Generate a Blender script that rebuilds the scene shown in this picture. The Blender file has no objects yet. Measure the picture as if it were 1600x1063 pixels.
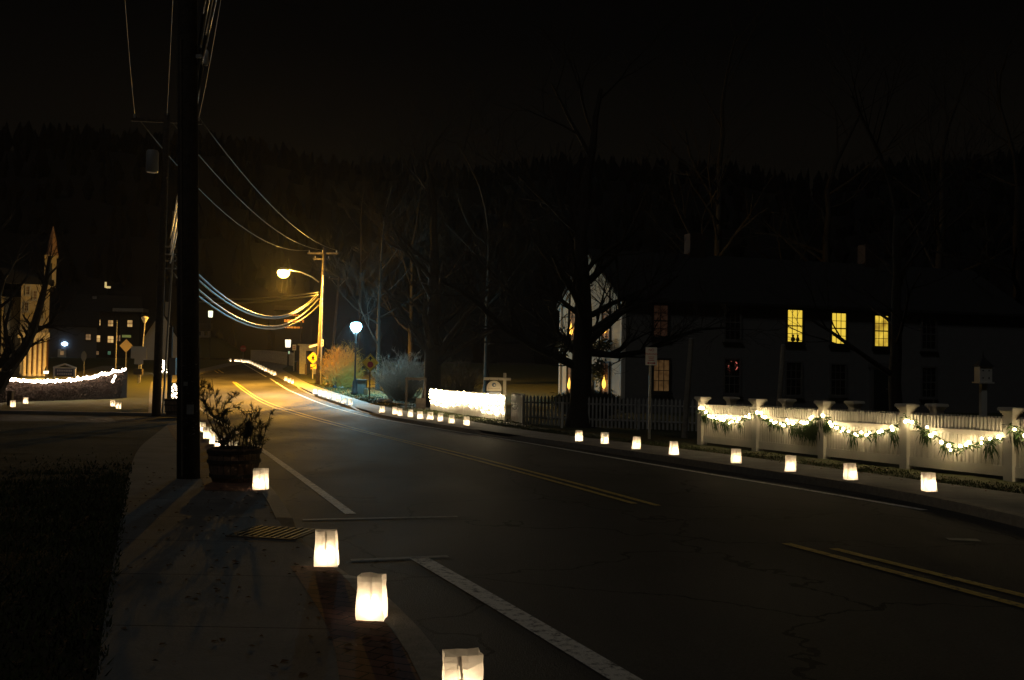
import bpy, math, random
from mathutils import Vector, Matrix
R = math.radians
S = bpy.context.scene
COL = S.collection

# ------------------------------------------------------------------ camera
CAM_Z = 1.68
PITCH, ROLL, FPX = R(1.72), R(1.0), 1550.0
fw = Vector((0, math.cos(PITCH), math.sin(PITCH)))
rt0 = Vector((1, 0, 0)); up0 = Vector((0, -math.sin(PITCH), math.cos(PITCH)))
UP = up0*math.cos(ROLL) - rt0*math.sin(ROLL)
RT = rt0*math.cos(ROLL) + up0*math.sin(ROLL)
cd = bpy.data.cameras.new('camera'); cam = bpy.data.objects.new('camera', cd); COL.objects.link(cam)
cd.sensor_width = 36; cd.lens = FPX/1600*36; cd.clip_start = .05; cd.clip_end = 3000
M3 = Matrix((RT, UP, -fw)).transposed()
cam.matrix_world = Matrix.Translation((0, 0, CAM_Z)) @ M3.to_4x4()
S.camera = cam
# ------------------------------------------------------------------ night sky and added fill from behind
w = bpy.data.worlds.new("World"); S.world = w; w.use_nodes = True
nt = w.node_tree; N = nt.nodes; L = nt.links; bg = N['Background']
tc = N.new('ShaderNodeTexCoord'); sp = N.new('ShaderNodeSeparateXYZ'); rp = N.new('ShaderNodeValToRGB')
L.new(tc.outputs['Generated'], sp.inputs[0]); L.new(sp.outputs['Z'], rp.inputs[0]); L.new(rp.outputs[0], bg.inputs[0])
e = rp.color_ramp.elements
e[0].position = 0; e[0].color = (.0052, .0041, .0027, 1)
e[1].position = .5; e[1].color = (.0009, .0009, .0010, 1)
q = e.new(.22); q.color = (.0042, .0034, .0024, 1)
q = e.new(.32); q.color = (.0018, .0016, .0014, 1)
bg.inputs[1].default_value = .6
sl = bpy.data.lights.new('rear_fill_sun', 'SUN'); sl.energy = .088; sl.angle = R(8); sl.color = (1, .98, .93)  # added sun lamp, stands in for an unseen street light behind the camera
so = bpy.data.objects.new('rear_fill_sun', sl); COL.objects.link(so)
so.rotation_euler = (R(38), 0, R(-28))
S.view_settings.view_transform = 'Standard'; S.view_settings.look = 'None'
S.view_settings.exposure = 0; S.view_settings.gamma = 1
S.cycles.max_bounces = 6; S.cycles.diffuse_bounces = 3; S.cycles.glossy_bounces = 3; S.cycles.transmission_bounces = 4
S.cycles.use_light_tree = True; S.cycles.sample_clamp_indirect = 4; S.cycles.use_denoising = True

# ------------------------------------------------------------------ ground profile and pixel-to-place survey helpers
HP = [(-40, .1), (0, 0), (8, -.02), (15, -.10), (26, -.25), (37, -.38), (45, -.40), (52, -.34), (60, -.12), (76, .35),
      (95, .98), (115, 1.66), (130, 2.08), (145, 2.28), (170, 2.2), (220, 2.6), (320, 6), (900, 14)]
def interp(T, v):
    n = len(T)
    if v <= T[0][0]: i = 0
    elif v >= T[-1][0]: i = n-2
    else:
        i = 0
        while v > T[i+1][0]: i += 1
    (x0, y0), (x1, y1) = T[i], T[i+1]
    if v <= T[0][0] or v >= T[-1][0]:
        return y0+(y1-y0)*(v-x0)/(x1-x0)
    m = lambda j: (T[j+1][1]-T[j][1])/(T[j+1][0]-T[j][0])
    d = m(i); d0 = d if i == 0 else (m(i-1)+d)/2; d1 = d if i == n-2 else (d+m(i+1))/2
    t = (v-x0)/(x1-x0); h = x1-x0
    return (2*t**3-3*t*t+1)*y0+(t**3-2*t*t+t)*h*d0+(-2*t**3+3*t*t)*y1+(t**3-t*t)*h*d1
def H(y): return interp(HP, y)
def ray(px, py): return fw*FPX + RT*(px-800) + UP*(531.5-py)
def P(px, py, Y):
    d = ray(px, py); t = Y/d.y
    return Vector((d.x*t, Y, CAM_Z+d.z*t))
def G(px, py, lift=.12):
    d = ray(px, py); y = 2.0
    while y < 190:
        z = CAM_Z + d.z*y/d.y
        if z <= H(y)+lift: break
        y += .25
    lo, hi = y-.25, y
    for _ in range(20):
        m = (lo+hi)/2
        if CAM_Z+d.z*m/d.y <= H(m)+lift: hi = m
        else: lo = m
    return Vector((d.x*hi/d.y, hi, H(hi)+lift))
def curve_from(pts, lift):
    T = sorted((G(a, b, lift).y, G(a, b, lift).x) for a, b in pts)
    out = [T[0]]
    for t in T[1:]:
        if t[0]-out[-1][0] > .3: out.append(t)
    return out

# ------------------------------------------------------------------ materials
MATS = {}
def mat(name, col, rough=.7, noise=0, nscale=8, bump=0, bscale=40, metal=0, spec=.4, emit=None, es=0, col2=None):
    if name in MATS: return MATS[name]
    m = bpy.data.materials.new(name); m.use_nodes = True; nt = m.node_tree
    b = nt.nodes['Principled BSDF']; b.inputs['Roughness'].default_value = rough
    b.inputs['Metallic'].default_value = metal; b.inputs['Specular IOR Level'].default_value = spec
    b.inputs['Base Color'].default_value = (*col, 1)
    g = nt.nodes.new('ShaderNodeTexCoord')
    if noise or col2:
        n = nt.nodes.new('ShaderNodeTexNoise'); n.inputs['Scale'].default_value = nscale; n.inputs['Detail'].default_value = 8
        n.inputs['Roughness'].default_value = .65
        r = nt.nodes.new('ShaderNodeValToRGB')
        c2 = col2 or tuple(c*(1-noise) for c in col)
        r.color_ramp.elements[0].position = .35; r.color_ramp.elements[1].position = .65
        r.color_ramp.elements[0].color = (*c2, 1); r.color_ramp.elements[1].color = (*col, 1)
        nt.links.new(g.outputs['Object'], n.inputs['Vector']); nt.links.new(n.outputs['Fac'], r.inputs[0]); nt.links.new(r.outputs[0], b.inputs['Base Color'])
    if bump:
        n = nt.nodes.new('ShaderNodeTexNoise'); n.inputs['Scale'].default_value = bscale; n.inputs['Detail'].default_value = 5
        bp = nt.nodes.new('ShaderNodeBump'); bp.inputs['Strength'].default_value = bump; bp.inputs['Distance'].default_value = .02
        nt.links.new(g.outputs['Object'], n.inputs['Vector']); nt.links.new(n.outputs['Fac'], bp.inputs['Height']); nt.links.new(bp.outputs[0], b.inputs['Normal'])
    if emit:
        b.inputs['Emission Color'].default_value = (*emit, 1); b.inputs['Emission Strength'].default_value = es
    MATS[name] = m
    return m
def nodes_of(m): return m.node_tree.nodes, m.node_tree.links, m.node_tree.nodes['Principled BSDF']

def asphalt():
    m = mat('asphalt', (.05, .05, .052), .6, bump=.5, bscale=90); n, l, b = nodes_of(m)
    g = n.new('ShaderNodeTexCoord')
    def noise(s, d=6, stretch=None):
        t = n.new('ShaderNodeTexNoise'); t.inputs['Scale'].default_value = s; t.inputs['Detail'].default_value = d
        if stretch:
            mp = n.new('ShaderNodeMapping'); mp.inputs['Scale'].default_value = stretch
            l.new(g.outputs['Object'], mp.inputs[0]); l.new(mp.outputs[0], t.inputs['Vector'])
        else: l.new(g.outputs['Object'], t.inputs['Vector'])
        return t
    big = noise(.28, 7, (1, .5, 1)); fine = noise(60, 3)
    mx = n.new('ShaderNodeMath'); mx.operation = 'MULTIPLY_ADD'; mx.inputs[1].default_value = .35
    l.new(fine.outputs['Fac'], mx.inputs[0]); l.new(big.outputs['Fac'], mx.inputs[2])
    r = n.new('ShaderNodeValToRGB'); r.color_ramp.elements[0].position = .45; r.color_ramp.elements[1].position = .95
    r.color_ramp.elements[0].color = (.02, .02, .021, 1); r.color_ramp.elements[1].color = (.11, .107, .105, 1)
    l.new(mx.outputs[0], r.inputs[0])
    v = n.new('ShaderNodeTexVoronoi'); v.feature = 'DISTANCE_TO_EDGE'; v.inputs['Scale'].default_value = .35
    wv = noise(1.4, 5); ad = n.new('ShaderNodeVectorMath'); ad.operation = 'ADD'
    l.new(g.outputs['Object'], ad.inputs[0]); l.new(wv.outputs['Color'], ad.inputs[1]); l.new(ad.outputs[0], v.inputs['Vector'])
    cr = n.new('ShaderNodeMath'); cr.operation = 'LESS_THAN'; cr.inputs[1].default_value = .006; l.new(v.outputs['Distance'], cr.inputs[0])
    mc = n.new('ShaderNodeMix'); mc.data_type = 'RGBA'; mc.inputs['B'].default_value = (.012, .012, .013, 1)
    l.new(cr.outputs[0], mc.inputs['Factor']); l.new(r.outputs[0], mc.inputs['A']); l.new(mc.outputs['Result'], b.inputs['Base Color'])
    rr = n.new('ShaderNodeMapRange'); rr.inputs['To Min'].default_value = .5; rr.inputs['To Max'].default_value = .85; b.inputs['Specular IOR Level'].default_value = .08
    pr = noise(.6, 6, (1, .35, 1)); l.new(pr.outputs['Fac'], rr.inputs['Value']); l.new(rr.outputs[0], b.inputs['Roughness'])
    return m
def concrete(name='concrete', col=(.21, .205, .195), joint=1.5):
    m = mat(name, col, .85, noise=.35, nscale=1.3, bump=.35, bscale=60); n, l, b = nodes_of(m)
    g = n.new('ShaderNodeTexCoord'); s = n.new('ShaderNodeSeparateXYZ'); l.new(g.outputs['Object'], s.inputs[0])
    a = n.new('ShaderNodeMath'); a.operation = 'DIVIDE'; a.inputs[1].default_value = joint; l.new(s.outputs['Y'], a.inputs[0])
    f = n.new('ShaderNodeMath'); f.operation = 'FRACT'; l.new(a.outputs[0], f.inputs[0])
    c = n.new('ShaderNodeMath'); c.operation = 'LESS_THAN'; c.inputs[1].default_value = .012; l.new(f.outputs[0], c.inputs[0])
    mx = n.new('ShaderNodeMix'); mx.data_type = 'RGBA'; mx.inputs['B'].default_value = (.03, .028, .025, 1)
    src = b.inputs['Base Color'].links[0].from_socket
    l.new(c.outputs[0], mx.inputs['Factor']); l.new(src, mx.inputs['A']); l.new(mx.outputs['Result'], b.inputs['Base Color'])
    return m
def brickmat():
    m = mat('brick_paving', (.2, .07, .04), .8); n, l, b = nodes_of(m)
    g = n.new('ShaderNodeTexCoord'); mp = n.new('ShaderNodeMapping'); mp.inputs['Rotation'].default_value = (0, 0, R(24))
    t = n.new('ShaderNodeTexBrick'); t.inputs['Scale'].default_value = 1; t.inputs['Brick Width'].default_value = .21; t.inputs['Row Height'].default_value = .105
    t.inputs['Mortar Size'].default_value = .006; t.inputs['Color1'].default_value = (.24, .12, .08, 1); t.inputs['Color2'].default_value = (.13, .075, .055, 1)
    t.inputs['Mortar'].default_value = (.03, .025, .02, 1)
    l.new(g.outputs['Object'], mp.inputs[0]); l.new(mp.outputs[0], t.inputs['Vector']); l.new(t.outputs['Color'], b.inputs['Base Color'])
    bp = n.new('ShaderNodeBump'); bp.invert = True; bp.inputs['Strength'].default_value = .6; bp.inputs['Distance'].default_value = .008
    l.new(t.outputs['Fac'], bp.inputs['Height']); l.new(bp.outputs[0], b.inputs['Normal'])
    return m
def siding(name, col, step=.11, axis='Z'):
    m = mat(name, col, .6, noise=.12, nscale=3); n, l, b = nodes_of(m)
    g = n.new('ShaderNodeTexCoord'); s = n.new('ShaderNodeSeparateXYZ'); l.new(g.outputs['Object'], s.inputs[0])
    a = n.new('ShaderNodeMath'); a.operation = 'DIVIDE'; a.inputs[1].default_value = step; l.new(s.outputs[axis], a.inputs[0])
    f = n.new('ShaderNodeMath'); f.operation = 'FRACT'; l.new(a.outputs[0], f.inputs[0])
    bp = n.new('ShaderNodeBump'); bp.inputs['Strength'].default_value = 1; bp.inputs['Distance'].default_value = .03; bp.invert = True
    l.new(f.outputs[0], bp.inputs['Height']); l.new(bp.outputs[0], b.inputs['Normal'])
    return m
def paintmat(name, col):   # worn road paint
    m = mat(name, col, .65, bump=.4, bscale=80); n, l, b = nodes_of(m)
    g = n.new('ShaderNodeTexCoord'); t = n.new('ShaderNodeTexNoise'); t.inputs['Scale'].default_value = 14; t.inputs['Detail'].default_value = 9; t.inputs['Roughness'].default_value = .75
    r = n.new('ShaderNodeValToRGB'); r.color_ramp.elements[0].position = .36; r.color_ramp.elements[1].position = .5
    r.color_ramp.elements[0].color = (.05, .05, .05, 1); r.color_ramp.elements[1].color = (*col, 1)
    l.new(g.outputs['Object'], t.inputs['Vector']); l.new(t.outputs['Fac'], r.inputs[0]); l.new(r.outputs[0], b.inputs['Base Color'])
    return m
def emis(name, col, s): return mat(name, col, .5, emit=col, es=s)
def glowglass(name, col, s):   # frosted glass that lets its lamp shine through
    m = bpy.data.materials.new(name); m.use_nodes = True; n = m.node_tree.nodes; l = m.node_tree.links; n.remove(n['Principled BSDF'])
    a = n.new('ShaderNodeEmission'); a.inputs[0].default_value = (*col, 1); a.inputs[1].default_value = s; t = n.new('ShaderNodeBsdfTransparent'); mx = n.new('ShaderNodeMixShader'); mx.inputs[0].default_value = .45
    l.new(a.outputs[0], mx.inputs[1]); l.new(t.outputs[0], mx.inputs[2]); l.new(mx.outputs[0], n['Material Output'].inputs[0]); return m
def paper(name, t, tr):
    m = bpy.data.materials.new(name); m.use_nodes = True; n = m.node_tree.nodes; l = m.node_tree.links
    n.remove(n['Principled BSDF']); o = n['Material Output']
    a = n.new('ShaderNodeBsdfTranslucent'); d = n.new('ShaderNodeBsdfDiffuse'); mx = n.new('ShaderNodeMixShader')
    g = n.new('ShaderNodeTexCoord'); tx = n.new('ShaderNodeTexNoise'); tx.inputs['Scale'].default_value = 22; tx.inputs['Detail'].default_value = 6
    r = n.new('ShaderNodeValToRGB'); r.color_ramp.elements[0].position = .25; r.color_ramp.elements[1].position = .6
    r.color_ramp.elements[0].color = (t*.82, t*.78, t*.72, 1); r.color_ramp.elements[1].color = (t, t*.97, t*.92, 1)
    l.new(g.outputs['Object'], tx.inputs['Vector']); l.new(tx.outputs['Fac'], r.inputs[0]); l.new(r.outputs[0], a.inputs[0])
    d.inputs[0].default_value = (.8, .78, .74, 1); mx.inputs[0].default_value = tr
    l.new(d.outputs[0], mx.inputs[1]); l.new(a.outputs[0], mx.inputs[2]); l.new(mx.outputs[0], o.inputs[0])
    MATS[name] = m
    return m

ASPH = asphalt(); CONC = concrete(); BRICK = brickmat()
KERB = mat('granite_kerb', (.24, .22, .19), .75, noise=.35, nscale=12, bump=.3, bscale=70)
GRASS = mat('lawn_grass', (.055, .075, .022), .95, noise=.6, nscale=9, bump=1, bscale=60, col2=(.05, .04, .018))
LEAFY = mat('leaf_litter_lawn', (.06, .05, .025), .95, bump=1, bscale=45, nscale=6, col2=(.03, .026, .012))
DIRT = mat('earth', (.05, .042, .03), .95, noise=.5, nscale=4, bump=.8, bscale=20)
WHITEPAINT = paintmat('white_road_paint', (.8, .78, .72)); YELLOWPAINT = paintmat('yellow_road_paint', (.6, .43, .09))
FAINT = paintmat('worn_white_paint', (.2, .2, .19))
BARK = mat('bark', (.034, .028, .022), .9, noise=.5, nscale=14, bump=1, bscale=30)
PBARK = mat('pale_bark', (.2, .18, .15), .9, noise=.4, nscale=14, bump=.6, bscale=30)
TWIG = mat('brown_twigs', (.42, .28, .05), .85); GTWIG = mat('grey_twigs', (.36, .35, .32), .85, noise=.3, nscale=5)
POLEW = mat('weathered_pole_wood', (.12, .095, .07), .85, noise=.5, nscale=7, bump=.6, bscale=30)
DARKPOLE = mat('dark_creosote_wood', (.06, .047, .036), .85, noise=.5, nscale=6, bump=.8, bscale=30)
CABLE = mat('black_cable', (.055, .055, .055), .35, spec=.6)
CABLEG = mat('aluminium_cable', (.12, .12, .12), .5, metal=.3)
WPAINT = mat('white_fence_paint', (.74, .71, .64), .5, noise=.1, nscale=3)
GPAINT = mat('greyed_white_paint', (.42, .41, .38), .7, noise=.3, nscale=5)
STEEL = mat('galvanised_steel', (.42, .42, .41), .45, metal=.7, noise=.25, nscale=10)
BLACKM = mat('black_iron', (.02, .022, .024), .4, spec=.5)
GREEN = mat('evergreen_needles', (.06, .12, .028), .7, noise=.5, nscale=20)
DGREEN = mat('dark_needles', (.045, .055, .025), .8, noise=.5, nscale=20)
HEDGE = mat('hedge_leaves', (.045, .026, .018), .9, noise=.5, nscale=3)
BARRELW = mat('barrel_staves', (.2, .13, .09), .75, noise=.5, nscale=9, bump=.5, bscale=25)
HOOP = mat('rusty_hoop', (.05, .04, .035), .6, metal=.5)
SIGNY = mat('yellow_sign_sheet', (.88, .52, .03), .45); SIGNW = mat('white_sign_sheet', (.75, .72, .68), .45)
SIGNR = mat('red_sign_ink', (.5, .03, .03), .5); SIGNK = mat('black_sign_ink', (.015, .015, .015), .5)
SIDE_LIT = siding('clapboard_lit', (.62, .58, .49)); SIDE_SHADED = siding('clapboard_shaded', (.14, .14, .14)); SIDED = siding('dark_clapboard', (.05, .045, .04))  # gable clapboard lighter, other walls darker: lamp light and shade in the colour
ROOF = mat('roof_shingles', (.035, .034, .034), .9, noise=.4, nscale=6); TRIM = mat('white_trim', (.66, .64, .6), .6)
DTRIM = mat('dark_shutter', (.025, .028, .025), .6); GLASS = mat('dark_window_glass', (.015, .016, .018), .08, spec=.8)
STONE = mat('tan_stucco', (.5, .43, .3), .8, noise=.25, nscale=4, bump=.3, bscale=12); ROCK = mat('pale_rock', (.4, .38, .35), .9, noise=.3, nscale=9, bump=.7, bscale=14)
BULB = emis('lit_bulb', (1, .74, .38), 36); BULBH = emis('lit_clear_bulb', (1, .80, .6), 30)
PAPER = paper('paper', .95, .85); PAPERC = paper('folded_paper', .8, .82)
WAX = mat('candle_wax', (.8, .75, .6), .5); FLAME = emis('flame', (1, .55, .18), 8); SAND = mat('sand', (.45, .36, .24), .95, noise=.3, nscale=60)

# ------------------------------------------------------------------ mesh builder
class MB:
    def __init__(s): s.v = []; s.f = []; s.m = []; s.mi = 0; s.mats = []
    def use(s, m):
        if m not in s.mats: s.mats.append(m)
        s.mi = s.mats.index(m); return s
    def face(s, pts):
        i = len(s.v); s.v += [tuple(p) for p in pts]; s.f.append(tuple(range(i, i+len(pts)))); s.m.append(s.mi)
    def add(s, vs, fs):
        i = len(s.v); s.v += [tuple(p) for p in vs]
        for f in fs: s.f.append(tuple(i+k for k in f)); s.m.append(s.mi)
    def box(s, c, d, rz=0, M=None):
        x, y, z = d[0]/2, d[1]/2, d[2]/2; c = Vector(c)
        vs = [Vector((a*x, b*y, k*z)) for k in (-1, 1) for b in (-1, 1) for a in (-1, 1)]
        rot = M or Matrix.Rotation(rz, 3, 'Z')
        s.add([c+rot@v for v in vs], [(0, 2, 3, 1), (4, 5, 7, 6), (0, 1, 5, 4), (2, 6, 7, 3), (0, 4, 6, 2), (1, 3, 7, 5)])
    def tube(s, pts, rad, n=6, cap=True):
        pts = [Vector(p) for p in pts]
        if not isinstance(rad, (list, tuple)): rad = [rad]*len(pts)
        vs = []; ref = None
        for i, p in enumerate(pts):
            t = (pts[min(i+1, len(pts)-1)]-pts[max(i-1, 0)])
            if t.length < 1e-9: t = Vector((0, 0, 1))
            t.normalize()
            if ref is None:
                ref = Vector((1, 0, 0)) if abs(t.x) < .8 else Vector((0, 1, 0))
            a = (ref - t*ref.dot(t))
            if a.length < 1e-6: a = t.orthogonal()
            a.normalize(); ref = a; b = t.cross(a)
            for k in range(n):
                an = 2*math.pi*k/n; vs.append(p+(a*math.cos(an)+b*math.sin(an))*rad[i])
        fs = [(i*n+k, i*n+(k+1) % n, (i+1)*n+(k+1) % n, (i+1)*n+k) for i in range(len(pts)-1) for k in range(n)]
        if cap and n > 2: fs += [tuple(reversed(range(n))), tuple((len(pts)-1)*n+k for k in range(n))]
        s.add(vs, fs)
    def lathe(s, prof, n=16, c=(0, 0, 0), caps=True):
        c = Vector(c); vs = [c+Vector((r*math.cos(2*math.pi*k/n), r*math.sin(2*math.pi*k/n), z)) for r, z in prof for k in range(n)]
        fs = [(i*n+k, i*n+(k+1) % n, (i+1)*n+(k+1) % n, (i+1)*n+k) for i in range(len(prof)-1) for k in range(n)]
        if caps: fs += [tuple(reversed(range(n))), tuple((len(prof)-1)*n+k for k in range(n))]
        s.add(vs, fs)
    def prism(s, poly, z0, z1, M=None):   # poly in xy, extruded in z, then transformed by M
        n = len(poly); vs = [Vector((a, b, z0)) for a, b in poly]+[Vector((a, b, z1)) for a, b in poly]
        if M: vs = [M@v for v in vs]
        s.add(vs, [tuple(reversed(range(n))), tuple(range(n, 2*n))]+[(i, (i+1) % n, (i+1) % n+n, i+n) for i in range(n)])
    def build(s, name, parent=None, m=None, smooth=False, loc=None):
        me = bpy.data.meshes.new(name)
        vs = s.v
        if loc is not None: vs = [(a-loc[0], b-loc[1], c-loc[2]) for a, b, c in vs]
        me.from_pydata(vs, [], s.f)
        for q in ([m] if m else s.mats): me.materials.append(q)
        if not m and s.mats: me.polygons.foreach_set('material_index', s.m)
        if smooth: me.polygons.foreach_set('use_smooth', [True]*len(s.f))
        o = bpy.data.objects.new(name, me); COL.objects.link(o)
        if loc is not None: o.location = loc
        if parent: o.parent = parent
        return o
def tag(o, label=None, cat=None, group=None, kind=None):
    if label: o['label'] = label
    if cat: o['category'] = cat
    if group: o['group'] = group
    if kind: o['kind'] = kind
    return o
def empty(name, loc, label, cat, group=None, rz=0):
    o = bpy.data.objects.new(name, None); COL.objects.link(o); o.location = loc; o.rotation_euler = (0, 0, rz); o.empty_display_size = .1
    return tag(o, label, cat, group)
def copy_tree(o, parent=None):
    c = o.copy(); COL.objects.link(c); c.parent = parent
    for ch in o.children: copy_tree(ch, c)
    return c
def struct(o): o['kind'] = 'structure'; return o
ORD = 'first second third fourth fifth sixth seventh eighth ninth tenth eleventh twelfth thirteenth fourteenth fifteenth sixteenth seventeenth eighteenth nineteenth twentieth twenty-first twenty-second twenty-third twenty-fourth twenty-fifth twenty-sixth twenty-seventh twenty-eighth'.split()
def point(name, loc, e, col, r=.03, parent=None, typ='POINT'):
    l = bpy.data.lights.new(name, typ); l.energy = e; l.color = col; l.shadow_soft_size = r
    o = bpy.data.objects.new(name, l); COL.objects.link(o); o.location = loc
    if parent: o.parent = parent
    return o

# ------------------------------------------------------------------ ground, road, pavements
KL = curve_from([(715, 1063), (683, 1003), (608, 934), (559, 889), (533, 869), (480, 838), (463, 818), (449, 795), (432, 765), (402, 738), (372, 714),
                 (345, 697), (320, 677), (300, 658), (285, 638), (272, 612), (268, 596)], .12)
KL = [k for k in KL if k[0] < 75]; KL += [(KL[-1][0]+20, KL[-1][1]-3.5), (KL[-1][0]+60, KL[-1][1]-9.5), (KL[-1][0]+100, KL[-1][1]-15)]
KR = curve_from([(1600, 810), (1452, 773), (1329, 754), (1235, 741), (1150, 729), (1053, 715), (994, 706), (905, 694), (800, 680), (735, 671), (660, 659), (597, 649),
                 (547, 635), (522, 626.5), (490, 616.5), (457, 601), (429, 586.5), (409, 577.5), (391, 569)], .12)
KR += [(KR[-1][0]+35, KR[-1][1]-7)]
SR = curve_from([(1600, 772), (1413, 747), (1230, 722), (1097, 705), (950, 688), (820, 672), (700, 652), (625, 641), (580, 631), (550, 621.5), (520, 612.5), (485, 601), (462, 589), (440, 577)], .12)
SR += [(SR[-1][0]+30, SR[-1][1]-5), (SR[-1][0]+80, SR[-1][1]-15)]
SLF = curve_from([(150, 1063), (165, 950), (182, 850), (192, 790), (200, 740), (215, 700)], .12)
SLF += [(60, -19.0), (90, -29), (200, -50)]
def lin(T, v):
    i = 0
    while i < len(T)-2 and v > T[i+1][0]: i += 1
    (a, b), (c, d) = T[i], T[i+1]
    return b+(d-b)*(v-a)/(c-a)
def smooth_fn(T):
    def f(y): return sum(lin(T, y+o) for o in (-.6, -.3, 0, .3, .6))/5 if y < 12 else sum(lin(T, y+o) for o in (-2, -1, 0, 1, 2))/5
    return f
kl, kr, sr, sl_ = smooth_fn(KL), smooth_fn(KR), smooth_fn(SR), smooth_fn(SLF)
YS = [-14+.5*i for i in range(0, 120)]+[46+i for i in range(0, 135)]
def ribbon(name, fa, fb, lift, m, ys=YS, nx=1, jitter=0, skirt=0):
    mb = MB(); rng = random.Random(4); vs = []
    for y in ys:
        a, b = fa(y), fb(y)
        for k in range(nx+1):
            vs.append((a+(b-a)*k/nx, y, H(y)+lift+(rng.uniform(-jitter, jitter) if jitter else 0)))
    n = nx+1
    mb.add(vs, [(i*n+k, i*n+k+1, (i+1)*n+k+1, (i+1)*n+k) for i in range(len(ys)-1) for k in range(nx)])
    return mb.build(name, m=m)
struct(ribbon('ground', lambda y: -500, lambda y: 500, -.05, DIRT, [-60, -14]+YS[1:]+[190, 220, 300, 450, 900], nx=12))
struct(ribbon('road', lambda y: kl(y)-.05, lambda y: kr(y)+.05, 0, ASPH, nx=6))
KW = .17
def kerb(name, f, side, y0=-14, y1=170, low=()):
    mb = MB(); vs = []
    ys = [y for y in YS if y0 <= y <= y1]
    for y in ys:
        x = f(y); top = .125
        for l0, l1 in low:
            if l0 < y < l1: top = .125-.095*min(1, (y-l0)/.6, (l1-y)/.6)
        vs += [(x, y, H(y)-.03), (x+side*.012, y, H(y)+top), (x+side*KW*1.1, y, H(y)+top+.002), (x+side*KW*1.1, y, H(y)-.03)]
    fs = [(i*4+k, i*4+k+1, i*4+5+k, i*4+4+k) for i in range(len(ys)-1) for k in range(3)]
    mb.add(vs, fs); return struct(mb.build(name, m=KERB))
ylow0, ylow1 = G(559, 889).y-.4, G(463, 818).y+.3
kerb('left_kerb', kl, -1, low=[(ylow0, ylow1)]); kerb('right_kerb', kr, 1, low=[(G(582, 645).y, G(545, 636).y), (G(484, 617).y, G(462, 604).y), (G(810, 681).y, G(742, 671).y)])
struct(ribbon('right_pavement', lambda y: kr(y)+KW, sr, .118, CONC, nx=2))
struct(ribbon('left_pavement', sl_, lambda y: kl(y)-KW, .116, CONC, [y for y in YS if y <= 31.5], nx=3))
yb1 = G(490, 885).y
struct(ribbon('brick_strip', lambda y: kl(y)-KW-.34-.03*max(0, yb1-y), lambda y: kl(y)-KW, .121, BRICK, [-14+.5*i for i in range(0, 60) if -14+.5*i < yb1-.1]+[yb1]))
yb2, yb3 = G(405, 768).y, 31
struct(ribbon('far_brick_strip', lambda y: kl(y)-KW-.75, lambda y: kl(y)-KW, .121, BRICK, [yb2]+[y for y in YS if yb2 < y < yb3]))
struct(ribbon('left_lawn', lambda y: -70, sl_, .11, LEAFY, [y for y in YS if y <= 31.5], nx=50, jitter=.02))
struct(ribbon('side_street', lambda y: -90, lambda y: kl(y)-.02, .006, ASPH, [y for y in YS if 31.5 <= y <= 39]))
kb = MB(); kb.box((kl(39.3)/2-45, 39.3, H(39.3)+.04), (90+kl(39.3), .45, .17)); struct(kb.build('side_street_kerb', m=CONC))
struct(ribbon('far_left_lawn', lambda y: -90, lambda y: kl(y)-1.5, .11, GRASS, [y for y in YS if 39.5 <= y <= 175], nx=40, jitter=.03))
struct(ribbon('far_left_pavement', lambda y: kl(y)-1.5, lambda y: kl(y)-KW, .118, CONC, [y for y in YS if 39.5 <= y <= 170]))
struct(ribbon('right_lawn', sr, lambda y: 90, .112, GRASS, nx=70, jitter=.018))
def stripe(name, pts, wd, m, lift=.006):
    mb = MB(); ps = [G(a, b, lift) for a, b in pts]; q = []
    for a, b in zip(ps, ps[1:]):
        k = max(1, int((b-a).length/1.0))
        q += [a+(b-a)*i/k for i in range(k)]
    q.append(ps[-1])
    for _ in range(4): q = [q[0]]+[(q[i-1]+q[i]*2+q[i+1])/4 for i in range(1, len(q)-1)]+[q[-1]]
    vs = []
    for i, p in enumerate(q):
        t = (q[min(i+1, len(q)-1)]-q[max(i-1, 0)]); t.z = 0; t.normalize(); n = Vector((-t.y, t.x, 0))
        for s_ in (-1, 1):
            v = p+n*wd/2*s_; vs.append((v.x, v.y, H(v.y)+lift))
    mb.add(vs, [(2*i, 2*i+1, 2*i+3, 2*i+2) for i in range(len(q)-1)])
    return struct(mb.build(name, m=m))
stripe('white_edge_line', [(1085, 1126), (980, 1063), (800, 955), (655, 872)], .17, WHITEPAINT)
stripe('white_edge_line', [(548, 803), (480, 753), (407, 701), (379, 682), (359, 668), (334, 653), (311, 637), (296, 622), (290, 606)], .13, WHITEPAINT)
stripe('white_lane_line', [(1445, 797), (1350, 780), (1200, 755.5), (1100, 740), (1000, 722.5), (900, 705), (800, 688), (742, 679), (650, 664), (575, 651.5), (555, 646.5), (520, 636.5), (482, 623), (450, 609.5), (422, 591.5)], .12, WHITEPAINT)
stripe('white_lane_line', [(416, 589), (400, 580), (381, 569)], .13, WHITEPAINT)
stripe('yellow_centre_line', [(1900, 1027), (1600, 949), (1228, 849)], .11, YELLOWPAINT)
stripe('yellow_centre_line', [(1900, 1004), (1600, 933), (1302, 857)], .11, YELLOWPAINT)
stripe('yellow_centre_line', [(992, 787), (900, 761.5), (800, 734), (675, 701.5), (612, 686), (550, 671), (475, 651), (430, 637.5), (400, 624), (378, 609), (364, 597)], .10, YELLOWPAINT)
stripe('yellow_centre_line', [(1028, 790), (925, 761.5), (800, 729.5), (725, 709), (650, 692.5), (595, 680), (525, 661), (462, 643.5), (400, 620), (373, 601), (367, 597)], .10, YELLOWPAINT)
stripe('worn_dash', [(429, 638), (452, 640.5)], .28, WHITEPAINT, .009)
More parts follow.
